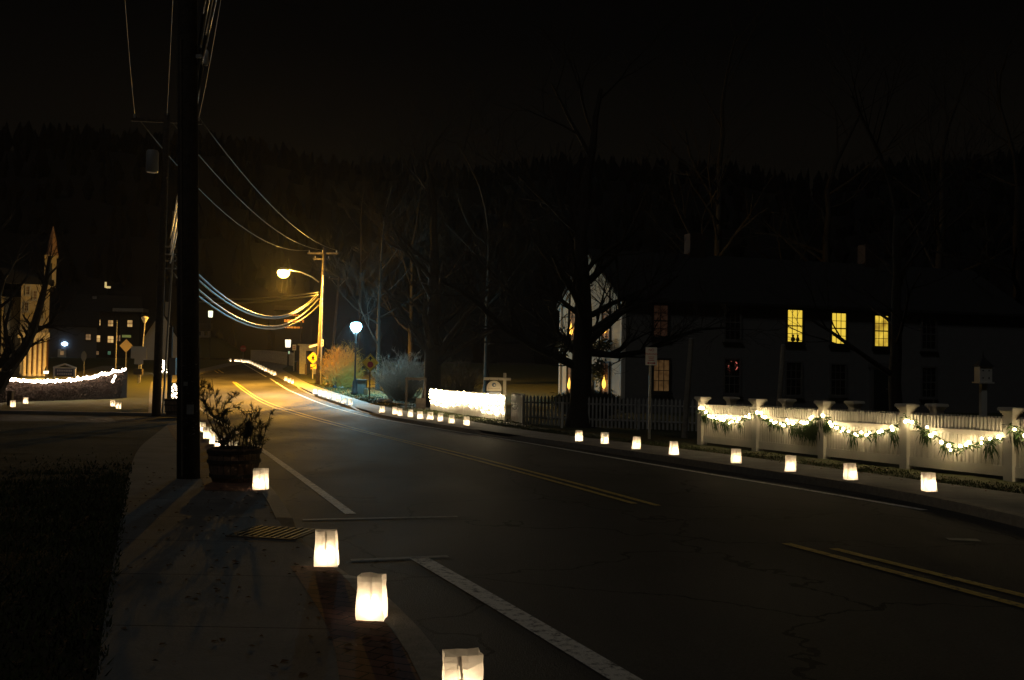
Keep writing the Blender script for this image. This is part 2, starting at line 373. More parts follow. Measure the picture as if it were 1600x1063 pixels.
stripe('yellow_centre_line', [(349, 583), (323, 568)], .16, YELLOWPAINT); stripe('yellow_centre_line', [(341, 583), (317, 568)], .16, YELLOWPAINT)
stripe('crosswalk_line', [(473, 812), (620, 809), (715, 807)], .09, FAINT, .009)
stripe('crosswalk_line', [(548, 875), (650, 871), (700, 869)], .09, FAINT, .009)
stripe('crosswalk_line', [(1480, 842), (1530, 844)], .16, FAINT, .009)
# the grassed bank and path rising on the left
def pathribbon(name, pts, wd, m, lift):
    return stripe(name, pts, wd, m, lift)
pathribbon('side_path', [(118, 592), (135, 584), (155, 578), (178, 572)], 2.2, CONC, .14)

# hills with woods beyond the village
def hills():
    rng = random.Random(3); mb = MB(); n = 90; rows = 7; vs = []
    for i in range(n+1):
        a = R(-58+116*i/n); px = 800+1550*math.tan(a)
        top = 246+.018*(px-300)+10*math.sin(i*.35)+5*math.sin(i*.9)
        for j in range(rows):
            t = j/(rows-1); d = 240+300*t
            Y = d*math.cos(a)
            e = max(0, 571-top)/1550*(1+math.tan(a)**2)**.5
            zt = e*540*.94*math.cos(a)
            vs.append((d*math.sin(a), Y, 0+zt*(t**.85)+rng.uniform(-1, 1)))
    mb.add(vs, [(i*rows+j, (i+1)*rows+j, (i+1)*rows+j+1, i*rows+j+1) for i in range(n) for j in range(rows-1)])
    struct(mb.build('hills', m=mat('wooded_slope', (.014, .012, .010), 1, noise=.5, nscale=.05), smooth=True))
    wd = MB()
    for i in range(2600):
        a = R(rng.uniform(-50, 50)); k = min(n-1, int((math.degrees(a)+58)/116*n)); t = rng.choice([1, 1, rng.random()])
        j = min(rows-1, int(t*(rows-1))); p = Vector(vs[k*rows+j])*.5+Vector(vs[(k+1)*rows+j])*.5
        p.x += rng.uniform(-6, 6); h = rng.uniform(6, 15); r = rng.uniform(1.5, 3.5)
        pts = [(r*math.cos(u)*rng.uniform(.6, 1.1), r*math.sin(u)*.5) for u in (0, 1.2, 2.5, 3.7, 5)]
        apex = p+Vector((rng.uniform(-1, 1), 0, h)); mid = [p+Vector((x, y, h*rng.uniform(.3, .6))) for x, y in pts]
        for q in range(5):
            wd.face([mid[q], mid[(q+1) % 5], apex]); wd.face([p-Vector((0, 0, 3)), mid[(q+1) % 5], mid[q]])
    tag(wd.build('distant_woods', m=mat('distant_bare_woods', (.012, .010, .008), 1)), 'dark wooded ridge running along the skyline behind the village', 'woods', kind='stuff')
hills()

# ------------------------------------------------------------------ paper bag lanterns
def bag_mesh(seed, hh=.272):
    rng = random.Random(seed); mb = MB(); bw, bd = .088, .056
    rows = [0, .03, .07, .12, .165, .205, .238, hh]; ring = []
    base = [(-1, -1), (-.33, -1), (0, -1), (.33, -1), (1, -1), (1, -.3), (.93, 0), (1, .3), (1, 1), (.33, 1), (-.33, 1), (-1, 1), (-1, .3), (-.93, 0), (-1, -.3)]
    lean = (rng.uniform(-.012, .012), rng.uniform(-.01, .01)); off = [(rng.uniform(-.012, .012), rng.uniform(-.011, .011)) for _ in base]
    for j, z in enumerate(rows):
        t = z/hh; fl = 1.0+.05*math.sin(t*3+seed)
        ring.append([((x*fl)*bw*(1.04-.06*t)+off[i][0]*t+lean[0]*t+rng.uniform(-.0032, .0032), y*fl*bd+off[i][1]*t+lean[1]*t+rng.uniform(-.0032, .0032),
                      z+(rng.uniform(-.004, .004) if j == len(rows)-1 else 0)) for i, (x, y) in enumerate(base)])
    n = len(base); vs = [p for r_ in ring for p in r_]; mb.use(PAPER)
    k = len(rows)
    mb.add(vs, [(j*n+i, j*n+(i+1) % n, (j+1)*n+(i+1) % n, (j+1)*n+i) for j in range(k-2) for i in range(n)]+[tuple(reversed(range(n)))])
    sm = MB(); x0 = .008
    for j in range(3, k-1):
        a = Vector(ring[j][2]); b = Vector(ring[j+1][2])
        sm.face([a+Vector((-.006, -.0015, 0)), a+Vector((.006, -.0015, 0)), b+Vector((.006, -.0015, 0)), b+Vector((-.006, -.0015, 0))])
    cu = MB(); top = ring[-1]; lo = ring[-2]
    cu.add([Vector(p) for p in lo]+[Vector(p) for p in top], [(i, (i+1) % n, (i+1) % n+n, i+n) for i in range(n)])
    return mb, sm, cu
BAGS = []
def make_bag(seed):
    a, b, c = bag_mesh(seed); o = empty('paper_lantern', (0, 0, -50), 'x', 'lantern')
    a.build('paper_bag', o, PAPER); b.build('seam', o, PAPERC); c.build('folded_rim', o, PAPERC)
    s_ = MB(); s_.box((0, 0, .012), (.13, .08, .02)); s_.build('sand', o, SAND)
    w_ = MB(); w_.lathe([(.02, .022), (.02, .05)], 10); cn = w_.build('candle', o, WAX)
    f_ = MB(); f_.lathe([(.002, .054), (.006, .062), (.004, .074), (.0006, .084)], 8); f_.build('flame', cn, FLAME)
    point('candle_light', (0, 0, .085), 1.6, (1, .72, .42), .012, o)
    return o
protos = [make_bag(s_) for s_ in (3, 8, 14, 21, 27, 33, 40, 52)]
used = set(); bagn = 0
def bag(px, py, label, group, rz=None, sc=1.0, lift=.12):
    global bagn
    g = G(px, py, lift); k = bagn % 8; bagn += 1
    if k in used: o = copy_tree(protos[k])
    else: used.add(k); o = protos[k]
    o.location = g; rng = random.Random(bagn*7)
    o.rotation_euler = (0, 0, rng.uniform(-.5, .5) if rz is None else rz); o.scale = (sc*rng.uniform(.94, 1.08), sc, sc*rng.uniform(.96, 1.05))
    tag(o, label, 'lantern', group)
    for ch in o.children:
        if ch.type == 'LIGHT':
            ch.data = ch.data.copy(); ch.data.energy = rng.uniform(1.5, 2.4)
    return o
g1 = 'paper bag lanterns along the near left kerb'
bag(722, 1110, 'white paper bag lantern cut off by the bottom edge of the view', g1, .15)
bag(581, 967, 'white paper bag lantern with dark seam, second nearest, on the brick strip', g1, -.12, .97)
bag(510, 884, 'paper bag lantern standing where the brick strip meets the concrete pavement', g1, .05, 1.0)
bag(407, 765, 'lone paper bag lantern glowing beside the wooden half barrel', g1, -.05, 1.05)
LB = [(367, 713), (357, 707), (347, 701), (337, 694), (327, 686), (319, 676)]
for i, (a, b) in enumerate(LB): bag(a-3, b, ORD[i]+' paper lantern behind the near half barrel, counted away from it', 'paper lanterns behind the half barrel')
RB = [(1452, 769), (1329, 751), (1235, 738), (1150, 725), (1053, 712), (994, 703), (945, 695), (905, 691)]
for i, (a, b) in enumerate(RB): bag(a, b-1.5, ORD[i]+' paper lantern from the right on the pavement before the white fence and pickets', 'paper lanterns on the right pavement')
MBG = [(729, 666), (706, 663), (688, 660), (672, 657.5), (656, 656), (641, 653), (625, 651), (617, 649), (597, 646)]
for i, (a, b) in enumerate(MBG): bag(a, b-1, ORD[i]+' lantern from the right in the row before the picket panel covered in lights', 'paper lanterns before the lit picket panel', sc=1.1)
TB = [(547.5, 634), (537, 632), (528.5, 628.5), (522, 626), (514, 624), (507, 621), (500.5, 619), (492.4, 617)]
for i, (a, b) in enumerate(TB): bag(a, b-1, ORD[i]+' lantern from the right on the kerb in front of the teal street lamp', 'paper lanterns below the teal lamp', sc=1.15)
for i, (a, b) in enumerate([(457, 601), (452, 599), (446.5, 596.5)]): bag(a, b-1, ORD[i]+' lantern from the right in the trio left of the yellow pedestrian sign', 'trio of lanterns up the hill', sc=1.25)
FB = [(429, 587), (424.5, 585), (420, 582.5), (415, 580.5), (411, 578), (407, 576), (403, 574), (399, 572), (395, 570), (391.5, 568.6), (388, 567.6), (384.5, 567), (381, 566.6), (377.5, 566.3), (374, 566), (370.5, 565.8), (367, 565.6), (360, 565.2)]
for i, (a, b) in enumerate(FB):
    o = bag(a, b, ORD[i]+' lantern, counted uphill, in the far line climbing to the road crest', 'paper lanterns climbing to the crest', sc=1.35)
for (a, b), t in zip([(20, 636), (40, 631), (176, 635), (185, 639)], ['small paper lantern furthest left by the side street, tipped beside a dark post', 'paper lantern below the church columns by the side street', 'left one of two paper lanterns on the verge by the lit hedge end', 'right one of two paper lanterns on the verge by the lit hedge end']):
    bag(a, b, t, 'paper lanterns by the side street', sc=1.05)

# ------------------------------------------------------------------ utility poles and wires
def crossarm(p, L_, rz, m, parent, insul=3):
    mb = MB(); mb.box(p, (L_, .1, .12), rz); a = mb.build('crossarm', parent, m)
    c, s_ = math.cos(rz), math.sin(rz); pts = []
    for k in range(insul):
        t = (k/(insul-1)-.5)*(L_-.25) if insul > 1 else 0
        q = Vector(p)+Vector((c*t, s_*t, .06)); ins = MB(); ins.lathe([(.03, 0), (.045, .05), (.03, .08), (.05, .12), (.02, .17)], 8, q); ins.build('insulator', a, mat('porcelain', (.45, .42, .4), .3)); pts.append(q+Vector((0, 0, .17)))
    return pts
def rel(o):   # children given in world coordinates: parent sits at origin offset
    pass
def pole(px, py, top_px, top_py, r0, r1, label, m, lift=.12, Yfix=None):
    b = G(px, py, lift) if Yfix is None else P(px, py, Yfix)
    t = P(top_px, top_py, b.y); e_ = empty('utility_pole', (0, 0, 0), label, 'utility pole', 'utility poles along the street')
    mb = MB(); mb.tube([b-Vector((0, 0, .2)), b+(t-b)*.33, b+(t-b)*.66, t], [r0, r0+(r1-r0)*.33, r0+(r1-r0)*.66, r1], 16)
    mb.build('pole', e_, m, smooth=True)
    return e_, b, t
def wire(mb, a, b, sag, r, n=16):
    a, b = Vector(a), Vector(b)
    mb.tube([a+(b-a)*(i/n)-Vector((0, 0, 4*sag*(i/n)*(1-i/n))) for i in range(n+1)], r, 5)
# near pole
p1, b1, t1 = pole(295, 747, 292, -500, .165, .12, 'thick dark utility pole on the left pavement beside the half barrel', DARKPOLE)
ins1 = crossarm(t1-Vector((0, 0, .5)), 2.6, R(5), DARKPOLE, p1)
# second pole
p2, b2, t2 = pole(244, 646, 261, 178, .17, .12, 'dark utility pole on the far side of the side street, with transformer', DARKPOLE)
ins2 = crossarm(t2-Vector((0, 0, .3)), 2.7, R(8), POLEW, p2)
tr = MB(); tc_ = P(238, 252, b2.y-.3); tr.lathe([(.2, -.45), (.24, -.4), (.24, .35), (.2, .42), (.05, .45)], 14, tc_); tr.build('transformer', p2, mat('grey_transformer', (.25, .26, .27), .4), smooth=True)
cn = MB(); cn.tube([P(254, 646, b2.y-.2), P(270, 400, b2.y-.2), P(271, 330, b2.y-.2)], .045, 8); cn.build('conduit', p2, STEEL)
for py_ in (386, 398, 408, 420):
    k_ = MB(); a_ = P(262, py_, b2.y-.15); k_.box(a_+Vector((.15, -.1, 0)), (.4, .05, .05)); k_.build('bracket', p2, STEEL)
# third pole with street lamp
p3, b3, t3 = pole(497, 601, 507.5, 386, .2, .13, 'tall wooden utility pole carrying the orange street lamp', POLEW)
ins3 = crossarm(P(504.5, 396, b3.y), 2.3, R(-6), POLEW, p3)
crossarm(P(503, 405, b3.y), 1.2, R(10), POLEW, p3, 2)
cn = MB(); cn.tube([b3+Vector((.22, -.12, .0)), P(505, 430, b3.y-.2)], .06, 8); cn.build('conduit', p3, STEEL)
# fourth, fifth distant poles
p4, b4, t4 = pole(516, 600, 530, 433, .17, .12, 'distant utility pole with a wide crossarm standing behind the brown bush', POLEW, Yfix=105)
crossarm(P(529, 436, 105), 2.2, 0, POLEW, p4)
k_ = MB(); 
for s_ in (-1, 1): k_.tube([P(528, 450, 105), P(529+s_*11, 437, 105)], .03, 5)
k_.build('brace', p4, STEEL)
p5, b5, t5 = pole(468.5, 575, 471, 488, .12, .09, 'thin far pole beside the orange lit strips', DARKPOLE, Yfix=120)
crossarm(P(470, 496, 120), 1.6, 0, DARKPOLE, p5, 2)
# wires
def cable(name, a, b, sag, r, m, label):
    mb = MB(); wire(mb, a, b, sag, r); return tag(mb.build(name, m=m, smooth=True), label, 'overhead wire', 'overhead wires between the poles')
for i, t_ in enumerate(('left', 'middle', 'right')):
    cable('power_line', ins1[i], ins2[i], .5, .012, CABLEG, t_+' one of the three bare power lines rising steeply past the near pole')
for i, (t_, sg) in enumerate((('lowest', 1.6), ('middle', 1.2), ('topmost', 1.0))):
    cable('power_line', ins2[i], ins3[i], sg, .022, CABLEG, t_+' bare power line sloping from the second pole to the lamp pole')
for i, (y0, y1, sg) in enumerate(((378, 457, 1.55), (391, 461, 1.45), (405, 467, 1.55), (421, 477, 1.35))):
    cable('telephone_cable', P(264, y0, b2.y-.3), P(498, y1, b3.y-.3), sg*1.5, .045, CABLE, ORD[i]+' thick telephone cable from the top, sagging towards the lamp pole')
for i, (x1, y1, xo, sg) in enumerate(((318, 22, .2, .3), (322, 55, .26, .35), (313, 75, .2, .25), (316, 100, .22, .3))):
    cable('telephone_cable', P(x1, y1, b1.y-.1), P(266, 372+i*13, b2.y-.3), sg, .028, CABLE, ORD[i]+' from the top of the telephone cables linking the near pole and the second pole')
    cable('telephone_cable', P(x1, y1, b1.y-.1), Vector((8.5+i*.12, -22, 6.9-i*.2)), .4, .014, CABLE, ORD[i]+' telephone cable passing overhead to the near pole, counted from the top')
ij = MB(); pc = P(322, 88, b1.y-.05); ij.lathe([(.02, -.14), (.035, -.1), (.035, .06), (.02, .09)], 10, pc)
ij.build('splice_case', p1, mat('white_plastic', (.8, .8, .8), .4), smooth=True)
k_ = MB(); k_.box(pc+Vector((-.12, .02, 0)), (.25, .04, .05)); k_.build('bracket', p1, STEEL)
for i, (a, b, c, d) in enumerate(((448, 452, 498, 457), (425, 452, 498, 459))):
    pass
for i, (y0, y1, yy, lb_) in enumerate(((457, 462, 135, 'upper'), (461, 470, 150, 'lower'))):
    cable('telephone_cable', P(498, y0, b3.y-.2), P(300, y1, yy), .5, .06, CABLE, lb_+' near-level cable crossing beneath the orange lamp towards the hill')
# cobra-head street lamp on the third pole
lp = P(443, 425, b3.y-1.5)
la = empty('street_lamp', (0, 0, 0), 'orange glowing street lamp on a long arm above the road', 'street lamp')
mb = MB(); a0 = P(498, 441, b3.y-.2); mb.tube([a0, P(488, 433, b3.y-.5), P(470, 425, b3.y-1), P(452, 422, b3.y-1.4)], [.05, .045, .04, .04], 8); mb.build('arm', la, STEEL, smooth=True)
hd = MB(); 
for s0, s1, zz in ((.14, .2, .0),): hd.lathe([(.02, .24), (.2, .2), (.34, .08), (.38, .0)], 16, lp+Vector((0, 0, .1)), caps=False)
hd.build('lamp_head', la, STEEL, smooth=True)
gl = MB(); gl.lathe([(.28, .14), (.42, .04), (.44, -.1), (.38, -.26), (.22, -.4), (.02, -.46)], 18, lp, caps=True); glo = gl.build('lamp_bowl', la, glowglass('sodium_glow', (1, .66, .14), 22), smooth=True)
sp_ = point('sodium_light', lp+Vector((0, 0, -.56)), 25000, (1, .46, .045), .2, typ='SPOT'); sp_.data.spot_size = R(159); sp_.data.spot_blend = .25
point('sodium_side_light', lp+Vector((0, 0, -.12)), 11000, (1, .52, .07), .1)

# teal post-top lamp
lb = G(554, 617); e_ = empty('street_lamp', lb, 'black post lamp with a bright teal white globe beside the pavement', 'street lamp')
mb = MB(); mb.lathe([(.24, 0), (.24, .12), (.17, .2), (.15, .75), (.11, .85), (.08, .95), (.055, 1.1), (.05, 3.05), (.07, 3.1), (.1, 3.16)], 14); mb.build('post', e_, BLACKM, smooth=True)
tz = P(555, 511, lb.y).z-lb.z
k = tz-.25-3.16
mb = MB(); mb.lathe([(.05, 3.12), (.05, 3.16+k)], 10)
for a in range(4): mb.tube([(.05*math.cos(a*1.57), .05*math.sin(a*1.57), 2.95+k), (.16*math.cos(a*1.57), .16*math.sin(a*1.57), 3.06+k), (.17*math.cos(a*1.57), .17*math.sin(a*1.57), 3.2+k)], .014, 5)
mb.build('globe_cradle', e_, BLACKM)
gb = MB(); gb.lathe([(.1, -.32), (.26, -.22), (.36, 0), (.32, .18), (.2, .27), (.03, .31)], 20, (0, 0, tz)); gb.build('globe', e_, glowglass('teal_glow', (.42, .86, 1), 14), smooth=True)
fn = MB(); fn.lathe([(.16, .252), (.1, .32), (.03, .34), (.02, .42)], 10, (0, 0, tz)); fn.build('finial', e_, BLACKM)
point('post_lamp_light', lb+Vector((0, 0, tz)), 3000, (.34, .78, 1), .12)
sp_ = point('post_lamp_downlight', lb+Vector((0, -.02, tz)), 9000, (.34, .80, 1), .14, typ='SPOT'); sp_.data.spot_size = R(157); sp_.data.spot_blend = .3

# ------------------------------------------------------------------ signs
def textmesh(s, size, loc, rz, m, parent, name='lettering', rx=R(90)):
    c = bpy.data.curves.new(name, 'FONT'); c.body = s; c.size = size; c.align_x = 'CENTER'; c.align_y = 'CENTER'; c.extrude = .001
    o = bpy.data.objects.new('tmp', c); COL.objects.link(o); dg = bpy.context.evaluated_depsgraph_get()
    me = bpy.data.meshes.new_from_object(o.evaluated_get(dg)); bpy.data.objects.remove(o); me.name = name; me.materials.clear(); me.materials.append(m)
    t = bpy.data.objects.new(name, me); COL.objects.link(t); t.rotation_euler = (rx, 0, rz); t.location = loc; t.parent = parent
    return t
def sign_root(px, py, label, lift=.115, rz=0): return empty('road_sign', G(px, py, lift), label, 'road sign', rz=rz)
def diamond(mb, z, half, y=-.04, th=.004):
    mb.prism([(0, -half), (half, 0), (0, half), (-half, 0)], -th/2, th/2, Matrix.Translation((0, y, z)) @ Matrix.Rotation(R(90), 4, 'X'))
def disc(mb, x, z, r, y, n=20, th=.003): mb.prism([(r*math.cos(2*math.pi*k/n), r*math.sin(2*math.pi*k/n)) for k in range(n)], -th/2, th/2, Matrix.Translation((x, y, z)) @ Matrix.Rotation(R(90), 4, 'X'))
# no parking sign
r_ = sign_root(1014.5, 686, 'white and red parking sign on a steel post before the picket fence'); Yp = r_.location.y
zt = P(1020, 543, Yp).z-r_.location.z; zb = P(1019, 571, Yp).z-r_.location.z; wd = 18/1550*Yp
mb = MB(); mb.box((.0, 0, zt/2-.02), (.05, .025, zt)); mb.box((.03, 0, zt/2), (.008, .045, zt)); mb.box((-.03, 0, zt/2), (.008, .045, zt)); mb.build('post', r_, STEEL)
mb = MB(); mb.box((.02, -.035, (zt+zb)/2), (wd, .004, zt-zb)); sf = mb.build('sign_face', r_, SIGNW); hh = zt-zb
textmesh('NO', hh*.2, (.02, -.039, zb+hh*.84), 0, SIGNR, sf); textmesh('PARKING', hh*.16, (.02, -.039, zb+hh*.62), 0, SIGNR, sf)
mb = MB()
for i, (z_, w_) in enumerate(((.46, .5), (.36, .42), (.27, .5))): mb.box((.02, -.039, zb+hh*z_), (wd*w_, .002, hh*.03))
mb.build('small_print', sf, SIGNR)
mb = MB(); mb.box((.02, -.039, zb+hh*.12), (wd*.45, .002, hh*.045))
for s_ in (-1, 1): mb.prism([(s_*wd*.22, -.03), (s_*wd*.38, 0), (s_*wd*.22, .03)][::s_], -.001, .001, Matrix.Translation((.02, -.039, zb+hh*.12)) @ Matrix.Rotation(R(90), 4, 'X'))
mb.build('arrow', sf, SIGNR)
# stop ahead sign
r_ = sign_root(577, 624, 'yellow diamond stop ahead sign with arrow and red disc', rz=R(28)); Yp = r_.location.y
zc = P(579.5, 567, Yp).z-r_.location.z; hf = 14.5/1550*Yp
mb = MB(); mb.box((0, 0, (zc+hf*.6)/2), (.06, .06, zc+hf*.6)); mb.build('post', r_, mat('brown_post', (.06, .04, .03), .8))
mb = MB(); diamond(mb, zc, hf); sf = mb.build('sign_face', r_, SIGNY)
mb = MB(); disc(mb, 0, zc-hf*.2, hf*.34, -.046); mb.build('red_disc', sf, SIGNR)
mb = MB(); mb.box((0, -.046, zc+hf*.36), (hf*.16, .003, hf*.24)); mb.prism([(-hf*.28, 0), (hf*.28, 0), (0, hf*.3)], -.0015, .0015, Matrix.Translation((0, -.046, zc+hf*.42)) @ Matrix.Rotation(R(90), 4, 'X')); mb.build('arrow', sf, SIGNK)
mb = MB(); zz = hf
for s_ in (-1, 1):
    for t_ in (-1, 1):
        mb.tube([(s_*zz*.93, -.045, zc), (0, -.045, zc+t_*zz*.93)], .012, 4)
mb.build('border', sf, SIGNK)
# pedestrian crossing sign with plaque
r_ = sign_root(488.5, 592, 'fluorescent yellow pedestrian crossing sign with arrow plaque by the lamp pole'); Yp = r_.location.y
u = Yp/1550; zc = P(488, 559.5, Yp).z-r_.location.z; hf = 9.5*u
mb = MB(); mb.box((0, 0, (zc+hf*.5)/2), (.07, .07, zc+hf*.5)); mb.build('post', r_, STEEL)
mb = MB(); diamond(mb, zc, hf); sf = mb.build('sign_face', r_, SIGNY)
mb = MB(); disc(mb, .02, zc+hf*.42, hf*.09, -.046, 10)
for a, b in (((0, .32), (0, 0)), ((0, .0), (.2, -.38)), ((0, 0), (-.2, -.38)), ((0, .25), (.2, .05)), ((0, .25), (-.2, .02))):
    mb.tube([(a[0]*hf, -.046, zc+a[1]*hf), (b[0]*hf, -.046, zc+b[1]*hf)], .05, 4)
mb.build('walking_figure', sf, SIGNK)
mb = MB(); zq = P(488, 573, Yp).z-r_.location.z; mb.box((.05, -.05, zq), (9*u, .004, 7*u)); sf = mb.build('arrow_plaque', r_, SIGNY)
mb = MB(); mb.tube([(.25, -.056, zq+.1), (-.1, -.056, zq-.1)], .03, 4); mb.prism([(-.2, -.16), (0, -.14), (-.14, .04)], -.002, .002, Matrix.Translation((0, -.056, zq)) @ Matrix.Rotation(R(90), 4, 'X')); mb.build('arrow', sf, SIGNK)
# small rectangular sign up the hill
r_ = sign_root(459, 580, 'small pale rectangular sign on a thin post left of the white portal'); Yp = r_.location.y; u = Yp/1550
mb = MB(); h_ = P(461, 540, Yp).z-r_.location.z; mb.box((0, 0, h_/2), (.07, .05, h_)); mb.build('post', r_, STEEL)
mb = MB(); mb.box((0, -.04, h_-.2), (6*u, .004, 9*u)); sf = mb.build('sign_face', r_, SIGNW)
mb = MB(); mb.box((0, -.045, h_-.12), (4*u, .003, 1*u)); mb.box((0, -.045, h_-.28), (4*u, .003, 1*u)); mb.build('red_bars', sf, SIGNR)
# stop sign on the crest
Yp = 150; c_ = P(380, 545, Yp); r_ = empty('road_sign', (c_.x, Yp, H(Yp)), 'far red and white stop sign over the crest of the road', 'road sign'); zc = c_.z-r_.location.z
mb = MB(); mb.box((0, 0, zc/2), (.07, .05, zc)); mb.build('post', r_, STEEL)
oc = [(.48*math.cos(R(22.5+45*k)), .48*math.sin(R(22.5+45*k))) for k in range(8)]
mb = MB(); mb.prism(oc, -.003, .003, Matrix.Translation((0, -.04, zc)) @ Matrix.Rotation(R(90), 4, 'X')); sf = mb.build('sign_face', r_, SIGNR)
textmesh('STOP', .3, (0, -.047, zc), 0, SIGNW, sf)
# left side signs seen from behind
def backsign(px, py, ptop, shape, u_w, u_h, zpx, label, m=SIGNW, Yf=None):
    if Yf: g_ = P(px, py, Yf); g_.z = H(Yf)+.1
    else: g_ = G(px, py)
    r_ = empty('road_sign', g_, label, 'road sign'); Yp = g_.y; u = Yp/1550
    h_ = P(px, ptop, Yp).z-g_.z; mb = MB(); mb.box((0, 0, h_/2), (.06, .05, h_)); mb.build('post', r_, STEEL)
    zc = P(px, zpx, Yp).z-g_.z; mb = MB()
    if shape == 'oct': mb.prism([(u_w*u/2*math.cos(R(22.5+45*k)), u_h*u/2*math.sin(R(22.5+45*k))) for k in range(8)], -.003, .003, Matrix.Translation((0, -.04, zc)) @ Matrix.Rotation(R(90), 4, 'X'))
    elif shape == 'dia': diamond(mb, zc, u_w*u/2)
    else: mb.box((0, -.04, zc), (u_w*u, .006, u_h*u))
    mb.build('sign_face', r_, m)
    return r_, zc, u
SB = mat('bare_sign_back', (.33, .31, .28), .5, metal=.4)
backsign(130, 600, 549, 'oct', 9, 16, 557, 'narrow octagonal sign seen edgeways right of the gabled notice board', SB)
r_, zc, u = backsign(196, 590, 532, 'dia', 21, 21, 540.5, 'orange tinted diamond sign back with a street name blade above it', mat('sign_back_orange', (.32, .26, .17), .6))
mb = MB(); mb.box((0, -.02, zc+15*u), (14*u, .01, 4*u)); mb.build('street_name_blade', r_, mat('green_blade', (.2, .4, .35), .4))
r_, zc, u = backsign(216, 600, 545, 'box', 25, 19, 551, 'blank pale square sign with a smaller board below it, left of the second pole', SB)
mb = MB(); mb.box((.3*u, -.045, zc-14*u), (14*u, .006, 9*u)); mb.build('lower_board', r_, SB)
mb = MB(); mb.box((0, -.02, zc-30*u), (13*u, .3, 9*u)); mb.build('base_box', r_, DARKPOLE)
# tall thin poles by the junction
g_ = G(180, 596); o = empty('flag_pole', g_, 'tall thin pole at the end of the lit hedge', 'pole'); h_ = P(181, 503, g_.y).z-g_.z
mb = MB(); mb.tube([(0, 0, 0), (0, 0, h_)], [.05, .03], 8); mb.build('pole', o, STEEL); mb = MB(); mb.lathe([(.01, h_), (.07, h_+.05), (.01, h_+.12)], 10); mb.build('ball', o, STEEL)
g_ = G(218, 598); o = empty('street_lamp', g_, 'unlit slim street lamp with a small cone head left of the second pole', 'street lamp'); h_ = P(224, 505, g_.y).z-g_.z
mb = MB(); mb.tube([(0, 0, 0), (.25, 0, h_)], [.06, .04], 8); mb.build('post', o, STEEL); mb = MB(); mb.lathe([(.06, h_), (.26, h_+.38), (.22, h_+.44), (.03, h_+.5)], 12, (.25, 0, 0)); mb.build('lamp_head', o, mat('frosted_shade', (.6, .6, .6), .3))
g_ = G(264, 634); o = empty('signal_post', g_, 'dark square post rising behind the second half barrel', 'post'); h_ = P(268, 511, g_.y).z-g_.z
mb = MB(); mb.box((0, 0, h_/2), (.16, .16, h_)); mb.build('post', o, DARKPOLE); mb = MB(); mb.box((.14, -.02, h_*.5), (.3, .2, .8)); mb.build('control_box', o, mat('grey_box', (.16, .16, .17), .5))

# ------------------------------------------------------------------ bare trees and bushes
def grow(mb, p, d, ln, r, depth, rng, spread=.6, up=.12, n=6, minr=.006):
    seg = 4 if depth > 1 else 3; pts = [Vector(p)]; rad = [r]; d = Vector(d).normalized(); dirs = []
    for i in range(seg):
        d = (d+Vector((rng.gauss(0, .13), rng.gauss(0, .13), rng.gauss(0, .09)+up*.5))).normalized()
        pts.append(pts[-1]+d*ln/seg); rad.append(max(minr, r*(1-.62*(i+1)/seg))); dirs.append(d)
    mb.tube(pts, rad, n, cap=False)
    if depth <= 0: return
    kids = rng.randint(3, 4) if depth > 1 else rng.randint(3, 5)
    for k in range(kids):
        t = .3+.7*(k+rng.random()*.7)/kids; i = min(seg-1, int(t*seg)); q = pts[i]+(pts[i+1]-pts[i])*(t*seg-i)
        side = Vector((rng.gauss(0, 1), rng.gauss(0, 1), rng.gauss(0, .6))).normalized()
        nd = (dirs[i]*(1-spread*.5)+side*spread+Vector((0, 0, up))).normalized()
        grow(mb, q, nd, ln*rng.uniform(.5, .75), max(minr, rad[min(i+1, seg)]*rng.uniform(.5, .75)), depth-1, rng, spread, up, max(3, n-1), minr)
def tree(px, py, hpx, rpx, label, seed, Yf=None, m=BARK, limbs=(), depth=4, fork=.35, lean=0, name='bare_tree', group='bare trees along the street'):
    g_ = G(px, py, .1) if Yf is None else Vector((P(px, py, Yf).x, Yf, H(Yf)))
    rng = random.Random(seed); Y = g_.y; u = Y/1550; hgt = hpx*u; r0 = rpx*u
    o = empty(name, g_, label, 'tree', group); tr_ = MB(); cr = MB()
    pts = []; rad = []
    for i in range(9):
        t = i/8; pts.append(Vector((lean*hgt*t+rng.gauss(0, .05*t*r0*4), rng.gauss(0, .03), t*hgt*.62))); rad.append(r0*(1.35 if i == 0 else 1)*(1-.55*t))
    tr_.tube([pts[0]-Vector((0, 0, .3))]+pts, [rad[0]]+rad, 14); tr_.build('trunk', o, m, smooth=True)
    for i in range(7):
        t = fork+(1-fork)*(i+rng.random())/7; k = min(7, int(t*8)); q = pts[k]+(pts[k+1]-pts[k])*(t*8-k)
        an = rng.uniform(0, 6.28); el = rng.uniform(.3, 1.0)
        grow(cr, q, (math.cos(an), math.sin(an), el), hgt*rng.uniform(.22, .34), rad[k]*rng.uniform(.35, .55), depth-1, rng)
    grow(cr, pts[-1], (rng.gauss(0, .2), 0, 1), hgt*.36, rad[-1], depth-1, rng)
    for lb_ in limbs:   # surveyed limbs: (list of pixel points, start radius px, depth drift)
        ps = [P(a, b, Y+lb_[2]*j)-g_ for j, (a, b) in enumerate(lb_[0])]
        n = len(ps); rr = [lb_[1]*u*(1-.75*j/(n-1)) for j in range(n)]
        cr.tube(ps, rr, 8, cap=False)
        for j in range(1, n):
            for _ in range(4):
                q = ps[j-1].lerp(ps[j], rng.random()); dd = (ps[j]-ps[j-1]).normalized()
                grow(cr, q, dd*.6+Vector((rng.gauss(0, .6), rng.gauss(0, .6), rng.gauss(.2, .5))), hgt*.11*rng.uniform(.6, 1.3), rr[j]*.5, 2, rng, n=4)
    cr.build('crown', o, m)
    return o
